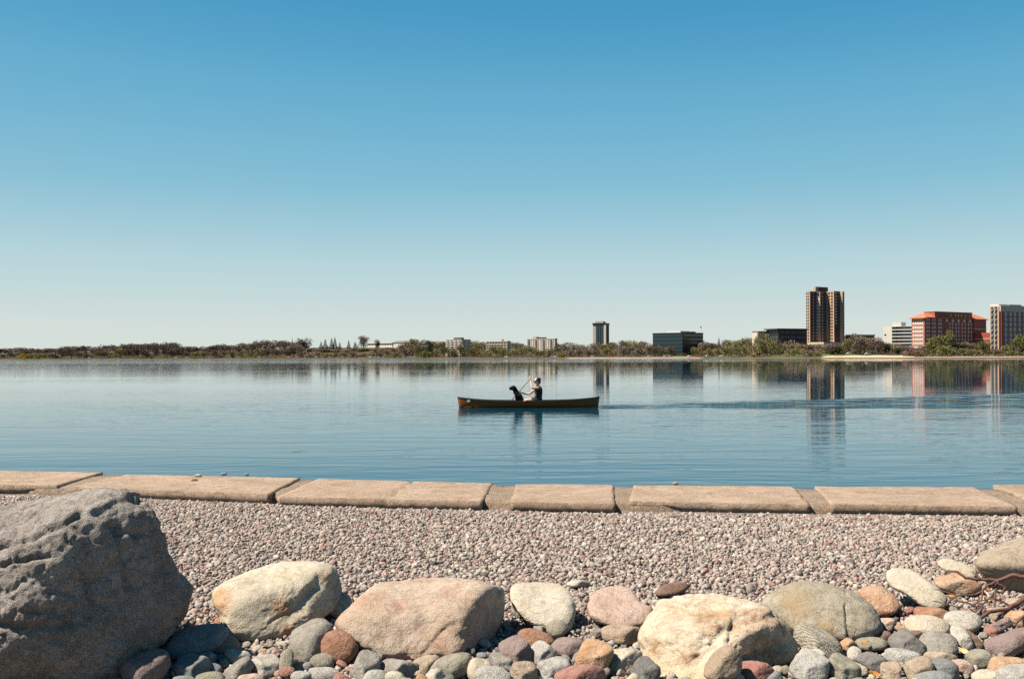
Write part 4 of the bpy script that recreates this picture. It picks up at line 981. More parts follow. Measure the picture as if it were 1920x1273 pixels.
class Bld:
    """a building seen on its corner: local x along the front, local y back along the side wall, z up"""
    def __init__(s, name, label, xl, xc, xr, D, alpha, group=None, cat='building', depth=None):
        s.c = ray(xc, D); s.D = D; s.a = R(alpha); s.root = empty(name, (s.c.x, s.c.y, 0), s.a)
        tag(s.root, label, cat, group); s.n = {}; s.rest = {}
        s.W = s.hit(xr, 'x'); s.L = depth or s.hit(xl, 'y'); s.xc = xc
    def hit(s, px, axis):
        d = Vector((math.cos(s.a), math.sin(s.a))) if axis == 'x' else Vector((-math.sin(s.a), math.cos(s.a)))
        r = Vector(((px - CX) / F, 1.0)); c = s.c.xy
        # c + t d = k r
        den = d.x * r.y - d.y * r.x
        return (r.x * c.y - r.y * c.x) / den
    def z(s, py, px=None, back=0.0): return H + (hor(px or s.xc) - py) / F * (s.D + back)
    def fx(s, px, y=0.0):
        c0 = s.c.copy(); s.c = s.c + Vector((-math.sin(s.a), math.cos(s.a), 0)) * y; v = s.hit(px, 'x'); s.c = c0; return v
    def fy(s, px): return s.hit(px, 'y')
    def box(s, name, mat, *b, parent=None):
        return MB().box(*b).build(name, W_[mat], parent or s.root)
    def part(s, name, mesh, loc, key=None, rot=0):
        key = key or name; k = s.n.get(key, 0)
        if k >= 100: s.rest.setdefault((key, name), []).append((mesh, loc, rot)); return
        s.n[key] = k + 1; o = link(name, mesh, s.root, loc); o.rotation_euler = (0, 0, rot)
    def finish(s):
        for (key, name), items in s.rest.items():
            mb = MB()
            for me, loc, rot in items:
                M_ = Matrix.Translation(loc) @ Matrix.Rotation(rot, 4, 'Z')
                mb.add([M_ @ v.co for v in me.vertices], [tuple(p.vertices) for p in me.polygons])
            o = mb.build(name, list(items[0][0].materials), s.root); o['kind'] = 'stuff'
_pm = {}
def pane(w, h, mat, t=0.18, frame=None):
    k = (round(w, 2), round(h, 2), mat, frame)
    if k not in _pm:
        mb = MB(); mb.box(-w/2, w/2, -t, 0, -h/2, h/2)
        if frame:
            f = 0.30
            mb.box(-w/2 - f, w/2 + f, -t * .7, 0, h/2, h/2 + f, 1); mb.box(-w/2 - f, w/2 + f, -t * 1.6, 0, -h/2 - f * 1.6, -h/2, 1)
            mb.box(-w/2 - f, -w/2, -t * .7, 0, -h/2, h/2, 1); mb.box(w/2, w/2 + f, -t * .7, 0, -h/2, h/2, 1)
        _pm[k] = mb.mesh('window', [W_[mat]] + ([W_[frame]] if frame else []))
    return _pm[k]
def front(b, xs, zs, w, h, mat='glass', frame=None, name='window', y=0.0):
    for z in zs:
        for x in xs: b.part(name, pane(w, h, mat, frame=frame), (x, y, z), name)
def side(b, ys, zs, w, h, mat='glass', frame=None, name='window', x=0.0):
    for z in zs:
        for y in ys: b.part(name, pane(w, h, mat, frame=frame), (x, y, z), name, rot=R(-90))
def floors(z0, z1, n): return [z0 + (z1 - z0) * (i + .55) / n for i in range(n)]
def mid(a, b, n): return [a + (b - a) * (i + .5) / n for i in range(n)]

# --- tall tan tower: four stepped blocks, sunlit narrow sides, shaded fronts
def tower():
    b = Bld('apartment_tower', 'tall tan and dark brown apartment tower, by far the highest building', 1510.5, 1519, 1583.5, 845, 30)
    top = b.z(546); z0 = 0.5; L = b.L
    zs = floors(z0 + 4, top - .6, 20); fl = (top - z0) / 21
    y2, y3, y4 = -3.6, -11.0, -13.8
    ED = [(0.0, b.fx(1534.5), 0.0), (b.fx(1538, y2), b.fx(1556.5, y2), y2), (b.fx(1564, y3), b.fx(1577.5, y3), y3), (b.fx(1580, y4), b.fx(1583.5, y4), y4)]
    x = 0.0
    for k, (xa, xb, y) in enumerate(ED):
        nx = ED[k + 1][0] if k < 3 else xb
        b.box('wall', 'tan', xa + .002, nx, y, L - 1 - k * 2.5, z0, top - (.4 if k % 2 else 0))
        b.box('brick_panel', 'brown', xa + .35, xb - .2, y - .12, y - .002, z0, top - .8)
    b.box('penthouse', 'tan', b.fx(1527), ED[1][1], -1.5, L - 4, top + .002, b.z(537.5)); b.box('penthouse', 'brown', ED[1][0] + .3, ED[1][1] - .4, -1.7, -1.502, top + .002, b.z(538.5))
    side(b, mid(.8, L * .92, 2), zs, L * .2, fl * .5)
    side(b, [y2 * .5], zs[8:], 2.4, fl * .5, 'pale_rail', name='balcony', x=ED[1][0]); side(b, mid(y3 + .6, y2 - .4, 2), zs, 1.7, fl * .5, x=ED[2][0])
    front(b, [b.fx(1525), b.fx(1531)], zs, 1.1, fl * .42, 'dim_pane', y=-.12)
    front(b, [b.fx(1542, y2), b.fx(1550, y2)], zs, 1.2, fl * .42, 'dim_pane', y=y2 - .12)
    front(b, [b.fx(1567.5, y3)], zs[9:], 1.6, fl * .5, 'pale_rail', name='balcony', y=y3 - .12); front(b, [b.fx(1573, y3)], zs, 1.6, fl * .5, 'blue', name='balcony', y=y3 - .12)
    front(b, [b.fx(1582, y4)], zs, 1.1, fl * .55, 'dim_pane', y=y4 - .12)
    b.box('base', 'cream', -2, ED[3][1] + 3, y4 - 3, L, z0 - .3, b.z(642)); b.finish()
tower()
def slim_tower():
    b = Bld('apartment_tower', 'slim distant tower with a dark top storey and pale corner strips', 1112, 1137, 1142, 1300, 72)
    top = b.z(609); W = b.W; L = b.L; z0 = .5
    b.box('wall', 'cream', 0, W, 0, L, z0, top); b.box('top_storey', 'dark', -.6, W + .6, -.6, L + .6, top + .002, b.z(605.5)); b.box('penthouse', 'cream', 2, W - 1, L * .25, L * .85, b.z(605.5) + .002, b.z(602))
    b.box('glass_strip', 'band', -.15, -.002, L * .22, L * .78, z0, top); b.box('pale_pier', 'white', -.5, -.003, L * .02, L * .16, z0, top); b.box('painted_shade_wall', 'brown', .1, W - .1, -.15, -.002, z0, top)  # end wall skinned dark brown over the cream, its shade painted in
    zs = floors(z0 + 3, top, 20); side(b, mid(L * .23, L * .77, 3), zs, L * .11, 1.4, 'blue', x=-.16); front(b, [W * .5], zs, 1.4, 1.3, 'rail', y=-.16); b.finish()  # grey end panes: sky reflection put into the colour
slim_tower()
def black_office():
    b = Bld('office_building', 'dark teal glass office block with a pale rooftop plant room and a flag', 1224, 1280, 1318.5, 900, 42)
    top = b.z(625); W, L = b.W, b.L
    b.box('wall', 'dark', 0, W, 0, L, .5, top); b.box('parapet', 'band', -.2, W + .2, -.2, L + .2, top + .002, top + .8)
    for i, z in enumerate(floors(1.2, top, 6)):
        MB().box(-.22, -.002, .3, L - .3, z - .95, z + .95).build('window', W_['teal'], b.root); MB().box(.3, W - .3, -.2, -.002, z - .9, z + .9).build('window', W_['glass'], b.root)
    b.box('plant_room', 'white', W * .12, W * .55, L * .15, L * .6, top + .8, b.z(621, back=15)); b.box('plant_room', 'dark', W * .56, W * .78, L * .1, L * .5, top + .8, b.z(621.5, back=10))
    mb = MB(); mb.tube([(W * .95, .8, top + .8), (W * .95, .8, top + 7)], .12, 6); p = mb.build('flagpole', W_['steel'], b.root)
    MB().box(W * .95 - 1.6, W * .95 - .1, .75, .82, top + 5.4, top + 6.8).build('flag', W_['flag'], p)
black_office()
def dark_office():
    b = Bld('office_building', 'low dark office block with window bands, half hidden beside the tall tower', 1437, 1460, 1513, 820, 24)
    top = b.z(618); W, L = b.W, b.L
    b.box('wall', 'dark', 0, W, 0, L, .5, top); b.box('roof_slab', 'brown', -2, W + .5, -1.5, L + 1, top + .002, b.z(615.8))
    zs = floors(2, top, 5)
    front(b, mid(.5, W, 5), zs, W / 6.2, 1.4, 'blue'); side(b, mid(.5, L, 4), zs, L / 5.5, 1.4, 'blue'); b.finish()
dark_office()
def cream_low():
    b = Bld('office_building', 'low cream building among trees with a rounded end, in front of the dark office', 1412, 1420, 1450, 835, 18)
    W, L = b.W, max(b.L, 8); t = b.z(622)
    b.box('wall', 'cream', 0, W, 0, L, .5, t); b.box('roof', 'roofing', -.3, W + .3, -.3, L + .3, t + .002, t + .5); front(b, mid(.4, W, 4), floors(3, t, 3), 2, 1.4); b.finish()
cream_low()
def flat_low(): 
    b = Bld('low_building', 'long low flat roofed building just past the tall tower', 1584, 1586, 1640, 900, 8)
    t = b.z(629.5); b.box('wall', 'brown', 0, b.W, 0, 14, .5, t); b.box('roof', 'steel', -.5, b.W + .5, -.5, 14.5, t + .002, b.z(627.3)); front(b, mid(.5, b.W, 8), [t - 2], 1.8, 1.3); b.finish()
flat_low()
def white_apts():
    b = Bld('apartment_building', 'white apartment block with recessed dark balconies, behind the red hotel', 1656, 1712, 1722, 880, 50)
    top = b.z(611.0); W, L = b.W, b.L; z0 = .5
    b.box('wall', 'white', 0, W, 0, L, z0, top); b.box('penthouse', 'white', 1, W - 1, b.fy(1689), b.fy(1673), top + .002, b.z(604.0, back=9))
    zs = floors(z0, top, 9)
    for x in (1677.5, 1685.5, 1695.5, 1705): side(b, [b.fy(x)], zs[3:], 4.6, 1.9, 'glass', name='balcony')
    side(b, [b.fy(1660)], zs[6:7], 1.6, 1.2); side(b, [b.fy(x) for x in (1674, 1682, 1691, 1700)], zs[:3], 3.4, 1.7, 'glass'); b.finish()
white_apts()
def hotel():
    b = Bld('hotel', 'red brick hotel with an orange tiled hip roof and rows of white framed windows', 1709.5, 1734, 1848, 760, 33)
    ev = b.z(595.5); W, L = b.W, b.L; z0 = .5; xm = b.fx(1824)
    b.box('wall', 'brick', 0, W, 0, L, z0, ev)
    b.box('wing', 'brick', xm, W - .6, -1.0, -.003, z0, ev - .2)
    rz = b.z(586.5, 1751, 12); e = 1.6
    # hip roof
    mb = MB(); yb = min(L + e, 26); ry = L * .5
    mb.add([(-e, -e, ev), (W + e, -e, ev), (W + e, L + e, ev), (-e, L + e, ev), (7, ry, rz), (W - 7, ry, rz), (-e, -e, ev - .5), (W + e, -e, ev - .5), (W + e, L + e, ev - .5), (-e, L + e, ev - .5)],
           [(0, 1, 5, 4), (1, 2, 5), (2, 3, 4, 5), (3, 0, 4), (0, 6, 7, 1), (1, 7, 8, 2), (2, 8, 9, 3), (3, 9, 6, 0), (9, 8, 7, 6)]); mb.build('roof', W_['tile'], b.root)
    x0, x1 = b.fx(1752), b.fx(1822)
    b.box('attic', 'brick', x0, x1, -.4, L * .75, ev + .002, b.z(583.8)); b.box('attic_cornice', 'tile', x0 - .3, x1 + .3, -.7, L * .78, b.z(583.8) + .002, b.z(583.1))
    front(b, [b.fx(x) for x in (1782, 1791, 1796.5, 1802, 1809.5, 1817)], [(ev + b.z(584)) / 2], .9, 1.9, 'frame', name='attic_window', y=-.4)
    zs = floors(z0 + 3, ev, 9)
    front(b, [b.fx(x) for x in (1738, 1742, 1749, 1753, 1760.5, 1764.5)], zs, 1.5, 1.9, 'frame')
    front(b, [b.fx(x) for x in (1781, 1786, 1792.5, 1797.5, 1804, 1809.5, 1816, 1821.5)], zs[:8], 1.3, 1.8, 'frame')
    front(b, mid(b.fx(1770), xm, 5), [zs[8]], 2.6, 1.8, 'blue', 'frame')
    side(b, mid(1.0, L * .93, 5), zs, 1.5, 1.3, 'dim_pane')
    for k, z in enumerate(zs): MB().box(-.14, -.003, .3, L - .3, z - 1.65, z - 1.3).build('stone_band', W_['cream'], b.root)
    b.box('string_course', 'frame', xm, W - .4, -1.2, -1.003, b.z(615) - .2, b.z(615) + .2)
    b.box('eave', 'tile', 0, xm, -1.9, -.41, ev - .5, ev + .35)
    # lower wing at the far end
    an = MB().box(0, 13.5, 0, 6, z0, b.z(622.5)).build('annex', W_['redwall'], b.root, (xm + .5, -1.5, 0)); an.rotation_euler = (0, 0, R(-66))
    for zz in (b.z(634.5), b.z(643)): q = MB().box(-.1, 13.6, -.2, -.003, zz - .2, zz + .3).build('annex_band', W_['frame'], an)
    b.box('base', 'cream', -.4, W * .45, -.5, -.003, z0, z0 + 5.5); b.box('entrance_roof', 'cream', -5, 8, -4, -.52, 4.6, 5.2); b.finish()
hotel()
def right_apts():
    b = Bld('apartment_building', 'red brick apartment building with a cream top storey, cut by the picture edge', 1856.5, 1876.5, 1990, 690, 24)
    top = b.z(573); W, L = b.W, b.L; z0 = .5
    zc = b.z(584)
    b.box('wall', 'pinkbrick', 0, W, 0, L, z0, zc); b.box('top_storey', 'cream', -.05, W, -.05, L, zc + .002, top); b.box('penthouse', 'white', -.1, b.fx(1893), 1.2, L - .3, top + .002, b.z(570.2)); b.box('plant_room', 'roofing', b.fx(1902), b.fx(1925), 4, 9, top + .002, b.z(570.5, back=4))
    b.box('corner_pier', 'tan', -.6, -.06, 1.0, L * .93, z0, top - .5)
    zs = floors(z0 + 3, zc, 8)
    for y in mid(1.8, L * .9, 2):
        for z in zs + [zc + 2]:
            b.part('balcony', pane(2.0, 1.0, 'rail', t=.9), (-.6, y, z - .5), rot=R(-90)); b.part('window', pane(1.9, 1.3, 'glass'), (-.61, y, z + .7), rot=R(-90))
    b.box('red_pier', 'redwall', .05, b.fx(1880), -.5, -.003, z0, zc - .6); b.box('painted_shade_strip', 'dark', b.fx(1871.5) if False else -.58, -.061, .05, .95, z0, zc)  # dark strip on the side wall: recess shade painted as colour
    xs = [b.fx(x) for x in (1886, 1895, 1903, 1912, 1921, 1932, 1944, 1958)]
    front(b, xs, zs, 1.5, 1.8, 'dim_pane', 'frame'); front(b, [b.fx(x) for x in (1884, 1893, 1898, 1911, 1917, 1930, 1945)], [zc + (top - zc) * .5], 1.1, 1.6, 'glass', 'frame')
    b.box('base', 'cream', b.fx(1880), b.fx(1898), -1.2, -.6, z0, b.z(648)); front(b, [b.fx(1887.5)], [2.6], 2.2, 2.6, 'teal', name='door', y=-1.2); b.finish()
right_apts()
def mid_block(label, xl, xc, xr, D, al, ytop, wall, bays, nf, style, extra=None, base=0.5):
    """the long wall faces the sun (local y), the short one (local x) is in shade"""
    b = Bld('apartment_building', label, xl, xc, xr, D, al); top = b.z(ytop); W, L = b.W, b.L
    b.box('wall', wall, 0, W, 0, L, base, top)
    b.box('parapet', wall, -.2, W + .2, -.2, L + .2, top + .002, top + .6)
    zs = floors(base + 1, top, nf); fh = (top - base - 1) / nf; q = R(-90); w = L / bays
    if style == 'bands':
        for y in mid(0, L, bays):
            for z in zs:
                b.part('balcony', pane(w * .72, fh * .4, 'pale_rail' if wall == 'cream' else 'rail', t=1.0), (0, y, z - fh * .28), rot=q); b.part('window', pane(w * .7, fh * .5, 'glass'), (0, y, z + fh * .2), rot=q)
    elif style == 'grid':
        side(b, mid(0, L, bays), zs, w * .62, fh * .5)
        for y in [L * k / bays for k in range(bays + 1)]: b.box('pier', wall, -.5, -.003, y - .25, y + .25, base, top)
    else:
        for k, y in enumerate(mid(0, L, bays)):
            if k % 3 == 1:
                for z in zs: b.part('balcony', pane(w * .8, fh * .45, 'rail', t=.8), (0, y, z - fh * .25), rot=q); b.part('window', pane(w * .8, fh * .45, 'glass'), (0, y, z + fh * .22), rot=q)
            else: side(b, [y], zs, w * .38, fh * .42)
    front(b, mid(.5, W, max(1, int(W / 5))), zs, 1.6, fh * .45)
    if extra: extra(b, top)
    b.finish(); return b
mid_block('small dark apartment block with balcony rows, low among the trees', 786, 804, 811, 1085, 48, 645.5, 'dark', 4, 5, 'bands', lambda b, t: b.box('stair_head', 'dark', 1, 5, b.L*.2, b.L*.5, t + .602, t + 2.4))
mid_block('pale apartment block with stacked balcony bands and a roof box', 836, 866, 882.5, 1065, 46, 637.2, 'cream', 4, 8, 'bands', lambda b, t: b.box('roof_box', 'brown', 1, 6, b.L*.12, b.L*.55, t + .602, b.z(632.8)))
mid_block('cream apartment block with a regular grid of deep windows', 912.5, 951, 957.5, 1050, 50, 640.2, 'cream', 7, 6, 'grid', lambda b, t: b.box('stair_head', 'cream', 1, 5, b.L*.3, b.L*.42, t + .602, t + 2.3))
mid_block('cream apartment block with dark vertical balcony slots and a stair tower', 989, 1040.5, 1045, 1020, 50, 635.5, 'cream', 11, 8, 'slots', lambda b, t: (b.box('stair_tower', 'tan', .5, 5, b.L*.68, b.L*.80, t + .602, b.z(630.8)), b.box('roof_box', 'dark', 2, 7, b.L*.45, b.L*.64, t + .602, t + 2.0)))
def white_house():
    b = Bld('house', 'long white house on the wooded rise with a dark roofed end', 690, 758, 766, 1330, 48, cat='house')
    g = ground_z(720, 100); t = b.z(643.0); W, L = b.W, b.L; y = L * .32
    b.box('wall', 'white', 0, W, y, L, g - 3, t); b.box('roof', 'frame', -1.2, W + .6, y - .3, L + .6, t + .002, t + .7)
    b.box('wing', 'white', .8, W, 0, y - .303, g - 3, t + .6)
    mb = MB(); z = t + .602; mb.add([(0, -.8, z), (W + 1, -.8, z), (W + 1, y, z), (0, y, z), (W / 2, 4, z + 2.6), (W / 2, y - 4, z + 2.6)], [(0, 1, 4), (1, 2, 5, 4), (2, 3, 5), (3, 0, 4, 5), (3, 2, 1, 0)]); mb.build('wing_roof', W_['roofing'], b.root)
    side(b, mid(y + 1, L - 1, 9), [t - 2.1], 1.5, 1.2); side(b, mid(1, y - 1, 3), [t - 1.4], 1.3, 1.2, x=.8); b.finish()
white_house()
def cottage(x, y, w, D, label, wall='white'):
    b = Bld('house', label, x - w / 2 - 1, x - w / 2, x + w / 2, D, 6, cat='house'); t = b.z(y + 2.2); W = b.W
    b.box('wall', wall, 0, W, 0, 6, t - 6, t); mb = MB(); p = b.z(y)
    mb.add([(-.4, -.4, t), (W + .4, -.4, t), (W + .4, 6.4, t), (-.4, 6.4, t), (-.4, 3, p), (W + .4, 3, p)], [(0, 1, 5, 4), (2, 3, 4, 5), (1, 2, 5), (3, 0, 4), (3, 2, 1, 0)]); mb.build('roof', W_['roofing'], b.root)
    front(b, mid(.5, W - .5, 2), [t - 1.6], 1.0, 1.2); b.finish()
cottage(613.5, 649, 6, 1265, 'small white house on the rise among the conifers')
cottage(487, 657, 5, 1275, 'tiny pale house deep in the bare trees')

# ------------------------------------------------------------------ trees
def bark(name, c): return plain(name, c, 0.9, 0.25, 0.5)
def foliage_mat(name, c1, c2):
    c1 = [x * .8 for x in c1]; c2 = [x * .8 for x in c2]
    n = NT(name); oi = n.n('ShaderNodeObjectInfo'); tc = n.n('ShaderNodeTexCoord')
    f = n.math('ADD', n.math('MULTIPLY', oi.outputs['Random'], 0.6), n.math('MULTIPLY', n.noise(tc.outputs['Object'], 4.5, 3), 0.5))
    return n.base(n.ramp(f, [(0.15, c1), (0.85, c2)]), 0.9, 0.1)
TK = bark('bare_bark', (0.075, 0.055, 0.045))
FM = {'bare': foliage_mat('bare_brown_twigs', (0.105, 0.074, 0.057), (0.21, 0.145, 0.105)), 'bud': foliage_mat('budding_olive_twigs', (0.165, 0.150, 0.060), (0.27, 0.235, 0.11)),
      'grey': foliage_mat('grey_brown_twigs', (0.18, 0.135, 0.105), (0.29, 0.22, 0.165)), 'fir': foliage_mat('dark_conifer_needles', (0.012, 0.024, 0.014), (0.026, 0.042, 0.022)),
      'yellow': foliage_mat('yellow_spring_foliage', (0.30, 0.21, 0.025), (0.40, 0.29, 0.04)), 'lime': foliage_mat('fresh_green_foliage', (0.13, 0.16, 0.03), (0.20, 0.21, 0.045)), 'pink': foliage_mat('pale_pink_blossom', (0.36, 0.26, 0.23), (0.46, 0.34, 0.31)),
      'green': foliage_mat('light_green_willow', (0.12, 0.13, 0.042), (0.20, 0.195, 0.07))}
def crown_mesh(seed, kind, n):
    """unit crown (height 1, half width 0.5): many twig slivers fanning from limbs; kind round / cone / bush"""
    g = np.random.default_rng(seed); V, T = [], []
    lobes = [(g.uniform(-.28, .28), g.uniform(-.28, .28), g.uniform(.30, .84), g.uniform(.17, .28)) for _ in range(11)] + [(0, 0, .6, .3)]
    for i in range(n):
        if kind == 'cone':
            h = g.uniform(0, 1) ** 1.35; r = .42 * (1 - h) * (0.75 + .25 * math.sin(h * 40)) * math.sqrt(g.uniform(.2, 1)); a = g.uniform(0, 6.283)
            p = np.array([math.cos(a) * r, math.sin(a) * r, .06 + .94 * h]); d = np.array([math.cos(a), math.sin(a), -.35]); ln = .10 * (1.15 - h); wd = .028
        else:
            lx, ly, lz, lr = lobes[g.integers(0, len(lobes))]
            if kind == 'bush': lz = lz * .8 - .1; lr *= 1.15
            q = g.normal(size=3); q /= np.linalg.norm(q); q *= lr * g.uniform(.25, 1) ** .5
            p = np.array([lx + q[0], ly + q[1], max(lz + q[2] * .95, .08)]); d = p - np.array([0, 0, .15]); d = d / np.linalg.norm(d) + g.normal(size=3) * .45; ln = g.uniform(.06, .13); wd = g.uniform(.010, .022) if kind == 'round' else g.uniform(.02, .04)
        d = d / np.linalg.norm(d); s = np.cross(d, g.normal(size=3)); s /= np.linalg.norm(s)
        k = len(V); V += [p - s * wd, p + s * wd, p + d * ln]; T.append((k, k+1, k+2))
    return fast_mesh('crown', V, T)
def trunk_mesh(seed, kind):
    g = random.Random(seed); mb = MB()
    if kind == 'cone': mb.tube([(0, 0, 0), (0, 0, .5), (0, 0, .95)], [.030, .018, .003], 6)
    else:
        top = Vector((g.uniform(-.05, .05), g.uniform(-.05, .05), .42)); mb.tube([(0, 0, -.06), tuple(top * .5), tuple(top)], [.032, .024, .018], 6)
        for i in range(7):
            a = i * .9 + g.uniform(-.3, .3); e = Vector((math.cos(a) * g.uniform(.2, .36), math.sin(a) * g.uniform(.2, .36), g.uniform(.6, .92))); s = top * g.uniform(.6, 1)
            mb.tube([s, s.lerp(e, .5) + Vector((0, 0, .05)), e], [.014, .009, .003], 5)
    return mb.mesh('trunk', TK, True)
proto = {}
def tree_proto(kind, mat, v):
    k = (kind, mat, v)
    if k not in proto:
        n = {'round': 1300, 'cone': 700, 'bush': 700}[kind]
        cm = crown_mesh(hash_(k), kind, n); cm.materials.append(FM[mat]); proto[k] = (trunk_mesh(v + 5, kind), cm)
    return proto[k]
def hash_(k): return (len(k[0]) * 31 + len(k[1]) * 131 + ord(k[1][0]) * 7 + k[2] * 1009) % 99991
first = {}
def tree(px, ytop, depth, kind, mat, label, group, wpx=None, name='bare_tree', cat='tree', r_=random.Random(3)):
    D = shoreD(px) + depth; g = ground_z(px, depth); hgt = max(2.0, H + (hor(px) - ytop) / F * D - g)
    w = (wpx / F * D) if wpx else hgt * (1.0 if kind == 'round' else .8 if kind == 'bush' else .62)
    v = r_.randrange(5); key = (kind, mat, v, name); p = ray(px, D)
    if key not in first:
        t = empty(name, (0, 0, 0)); tm, cm = tree_proto(kind, mat, v); link('trunk', tm, t); link('crown', cm, t); first[key] = t
    else:
        src = first[key]; t = src.copy(); COL.objects.link(t)
        for ch in src.children: c = ch.copy(); COL.objects.link(c); c.parent = t
    t.location = (p.x, p.y, g - .2); t.scale = (w, w, hgt); t.rotation_euler = (0, 0, r_.uniform(0, 6.28))
    tag(t, label, cat, group); 
    if not group and 'group' in t: del t['group']
    return t
PROF = [(-60, 653), (0, 652), (40, 651), (62, 654), (100, 652), (140, 648.5), (170, 650), (184, 654), (200, 648), (230, 645.5), (280, 643.5), (325, 641.5), (345, 650), (380, 650), (400, 646), (440, 646), (470, 642.5), (500, 639), (545, 640), (560, 644), (590, 654), (640, 654), (662, 652), (685, 652), (695, 652), (745, 651), (760, 640), (775, 634.5), (795, 637), (810, 637), (835, 640), (884, 639), (905, 639), (925, 643), (960, 641), (988, 646), (1045, 646), (1070, 643), (1100, 646), (1140, 641), (1165, 638.5), (1200, 639), (1220, 644), (1235, 640), (1255, 637), (1285, 639), (1310, 636), (1325, 641), (1345, 645), (1365, 638), (1395, 636), (1425, 627), (1445, 629), (1465, 638), (1485, 642), (1510, 645), (1580, 645), (1590, 636), (1612, 629), (1640, 632), (1655, 640), (1700, 648), (1720, 652), (1760, 640), (1840, 645), (1870, 640), (1890, 634), (1915, 630), (1990, 630)]
def prof(x): return float(np.interp(x, [p[0] for p in PROF], [p[1] for p in PROF]))
r9 = random.Random(21)
ZONES = [(-200, 330, 'bare', 'bare brown tree in the dense wood near the yellow green bush', 'bare trees of the dense far wood'),
         (330, 560, 'bare', 'bare dark brown tree on the shore beside the pale pink blossom', 'bare trees around the pink blossom'),
         (560, 780, 'grey', 'grey brown tree on the slope below the long white house', 'trees on the slope below the white house'),
         (780, 1050, 'bud', 'budding olive brown tree among the pale apartment blocks', 'trees among the apartment blocks'),
         (1050, 1225, 'grey', 'grey brown bare tree on the shore below the slim tower', 'trees below the slim tower'),
         (1225, 1325, 'bare', 'bare purple brown tree in front of the dark glass office', 'trees in front of the glass office'),
         (1325, 1510, 'bud', 'olive budding tree in front of the low dark office', 'trees in front of the dark office'),
         (1510, 1700, 'grey', 'brown bare tree behind the lawn and beach at the tall tower', 'trees behind the beach'),
         (1700, 2010, 'bare', 'small brown tree along the shore below the red hotel', 'trees below the red hotel')]
for (x0, x1, mt, lab, grp) in ZONES:
    x = x0
    while x < x1:                                   # the row that makes the skyline
        alt = r9.random()
        m2 = mt if alt < .68 else {'bare': 'grey', 'grey': 'bud', 'bud': 'grey'}[mt]
        if True:
            tree(x, prof(x) + r9.uniform(-1.2, 1.2), r9.uniform(54, 66) if 1440 < x < 1720 else r9.uniform(60, 95), 'round', m2, lab, grp, wpx=r9.uniform(24, 36) * (1 if x < 1300 else 1.15))
        x += r9.uniform(10.5, 15)
    x = x0 + 4
    while x < x1:                                   # the lower row along the water
        if not (1545 < x < 1690 or 1268 < x < 1300):
            yb = hor(x) + H * F / shoreD(x); y = yb - (yb - prof(x)) * r9.uniform(.58, .88)
            tree(x, y, r9.uniform(16, 34), 'round' if r9.random() < .8 else 'bush', mt if r9.random() < .72 else 'bud', lab, grp, wpx=r9.uniform(18, 28))
        x += r9.uniform(13, 19)
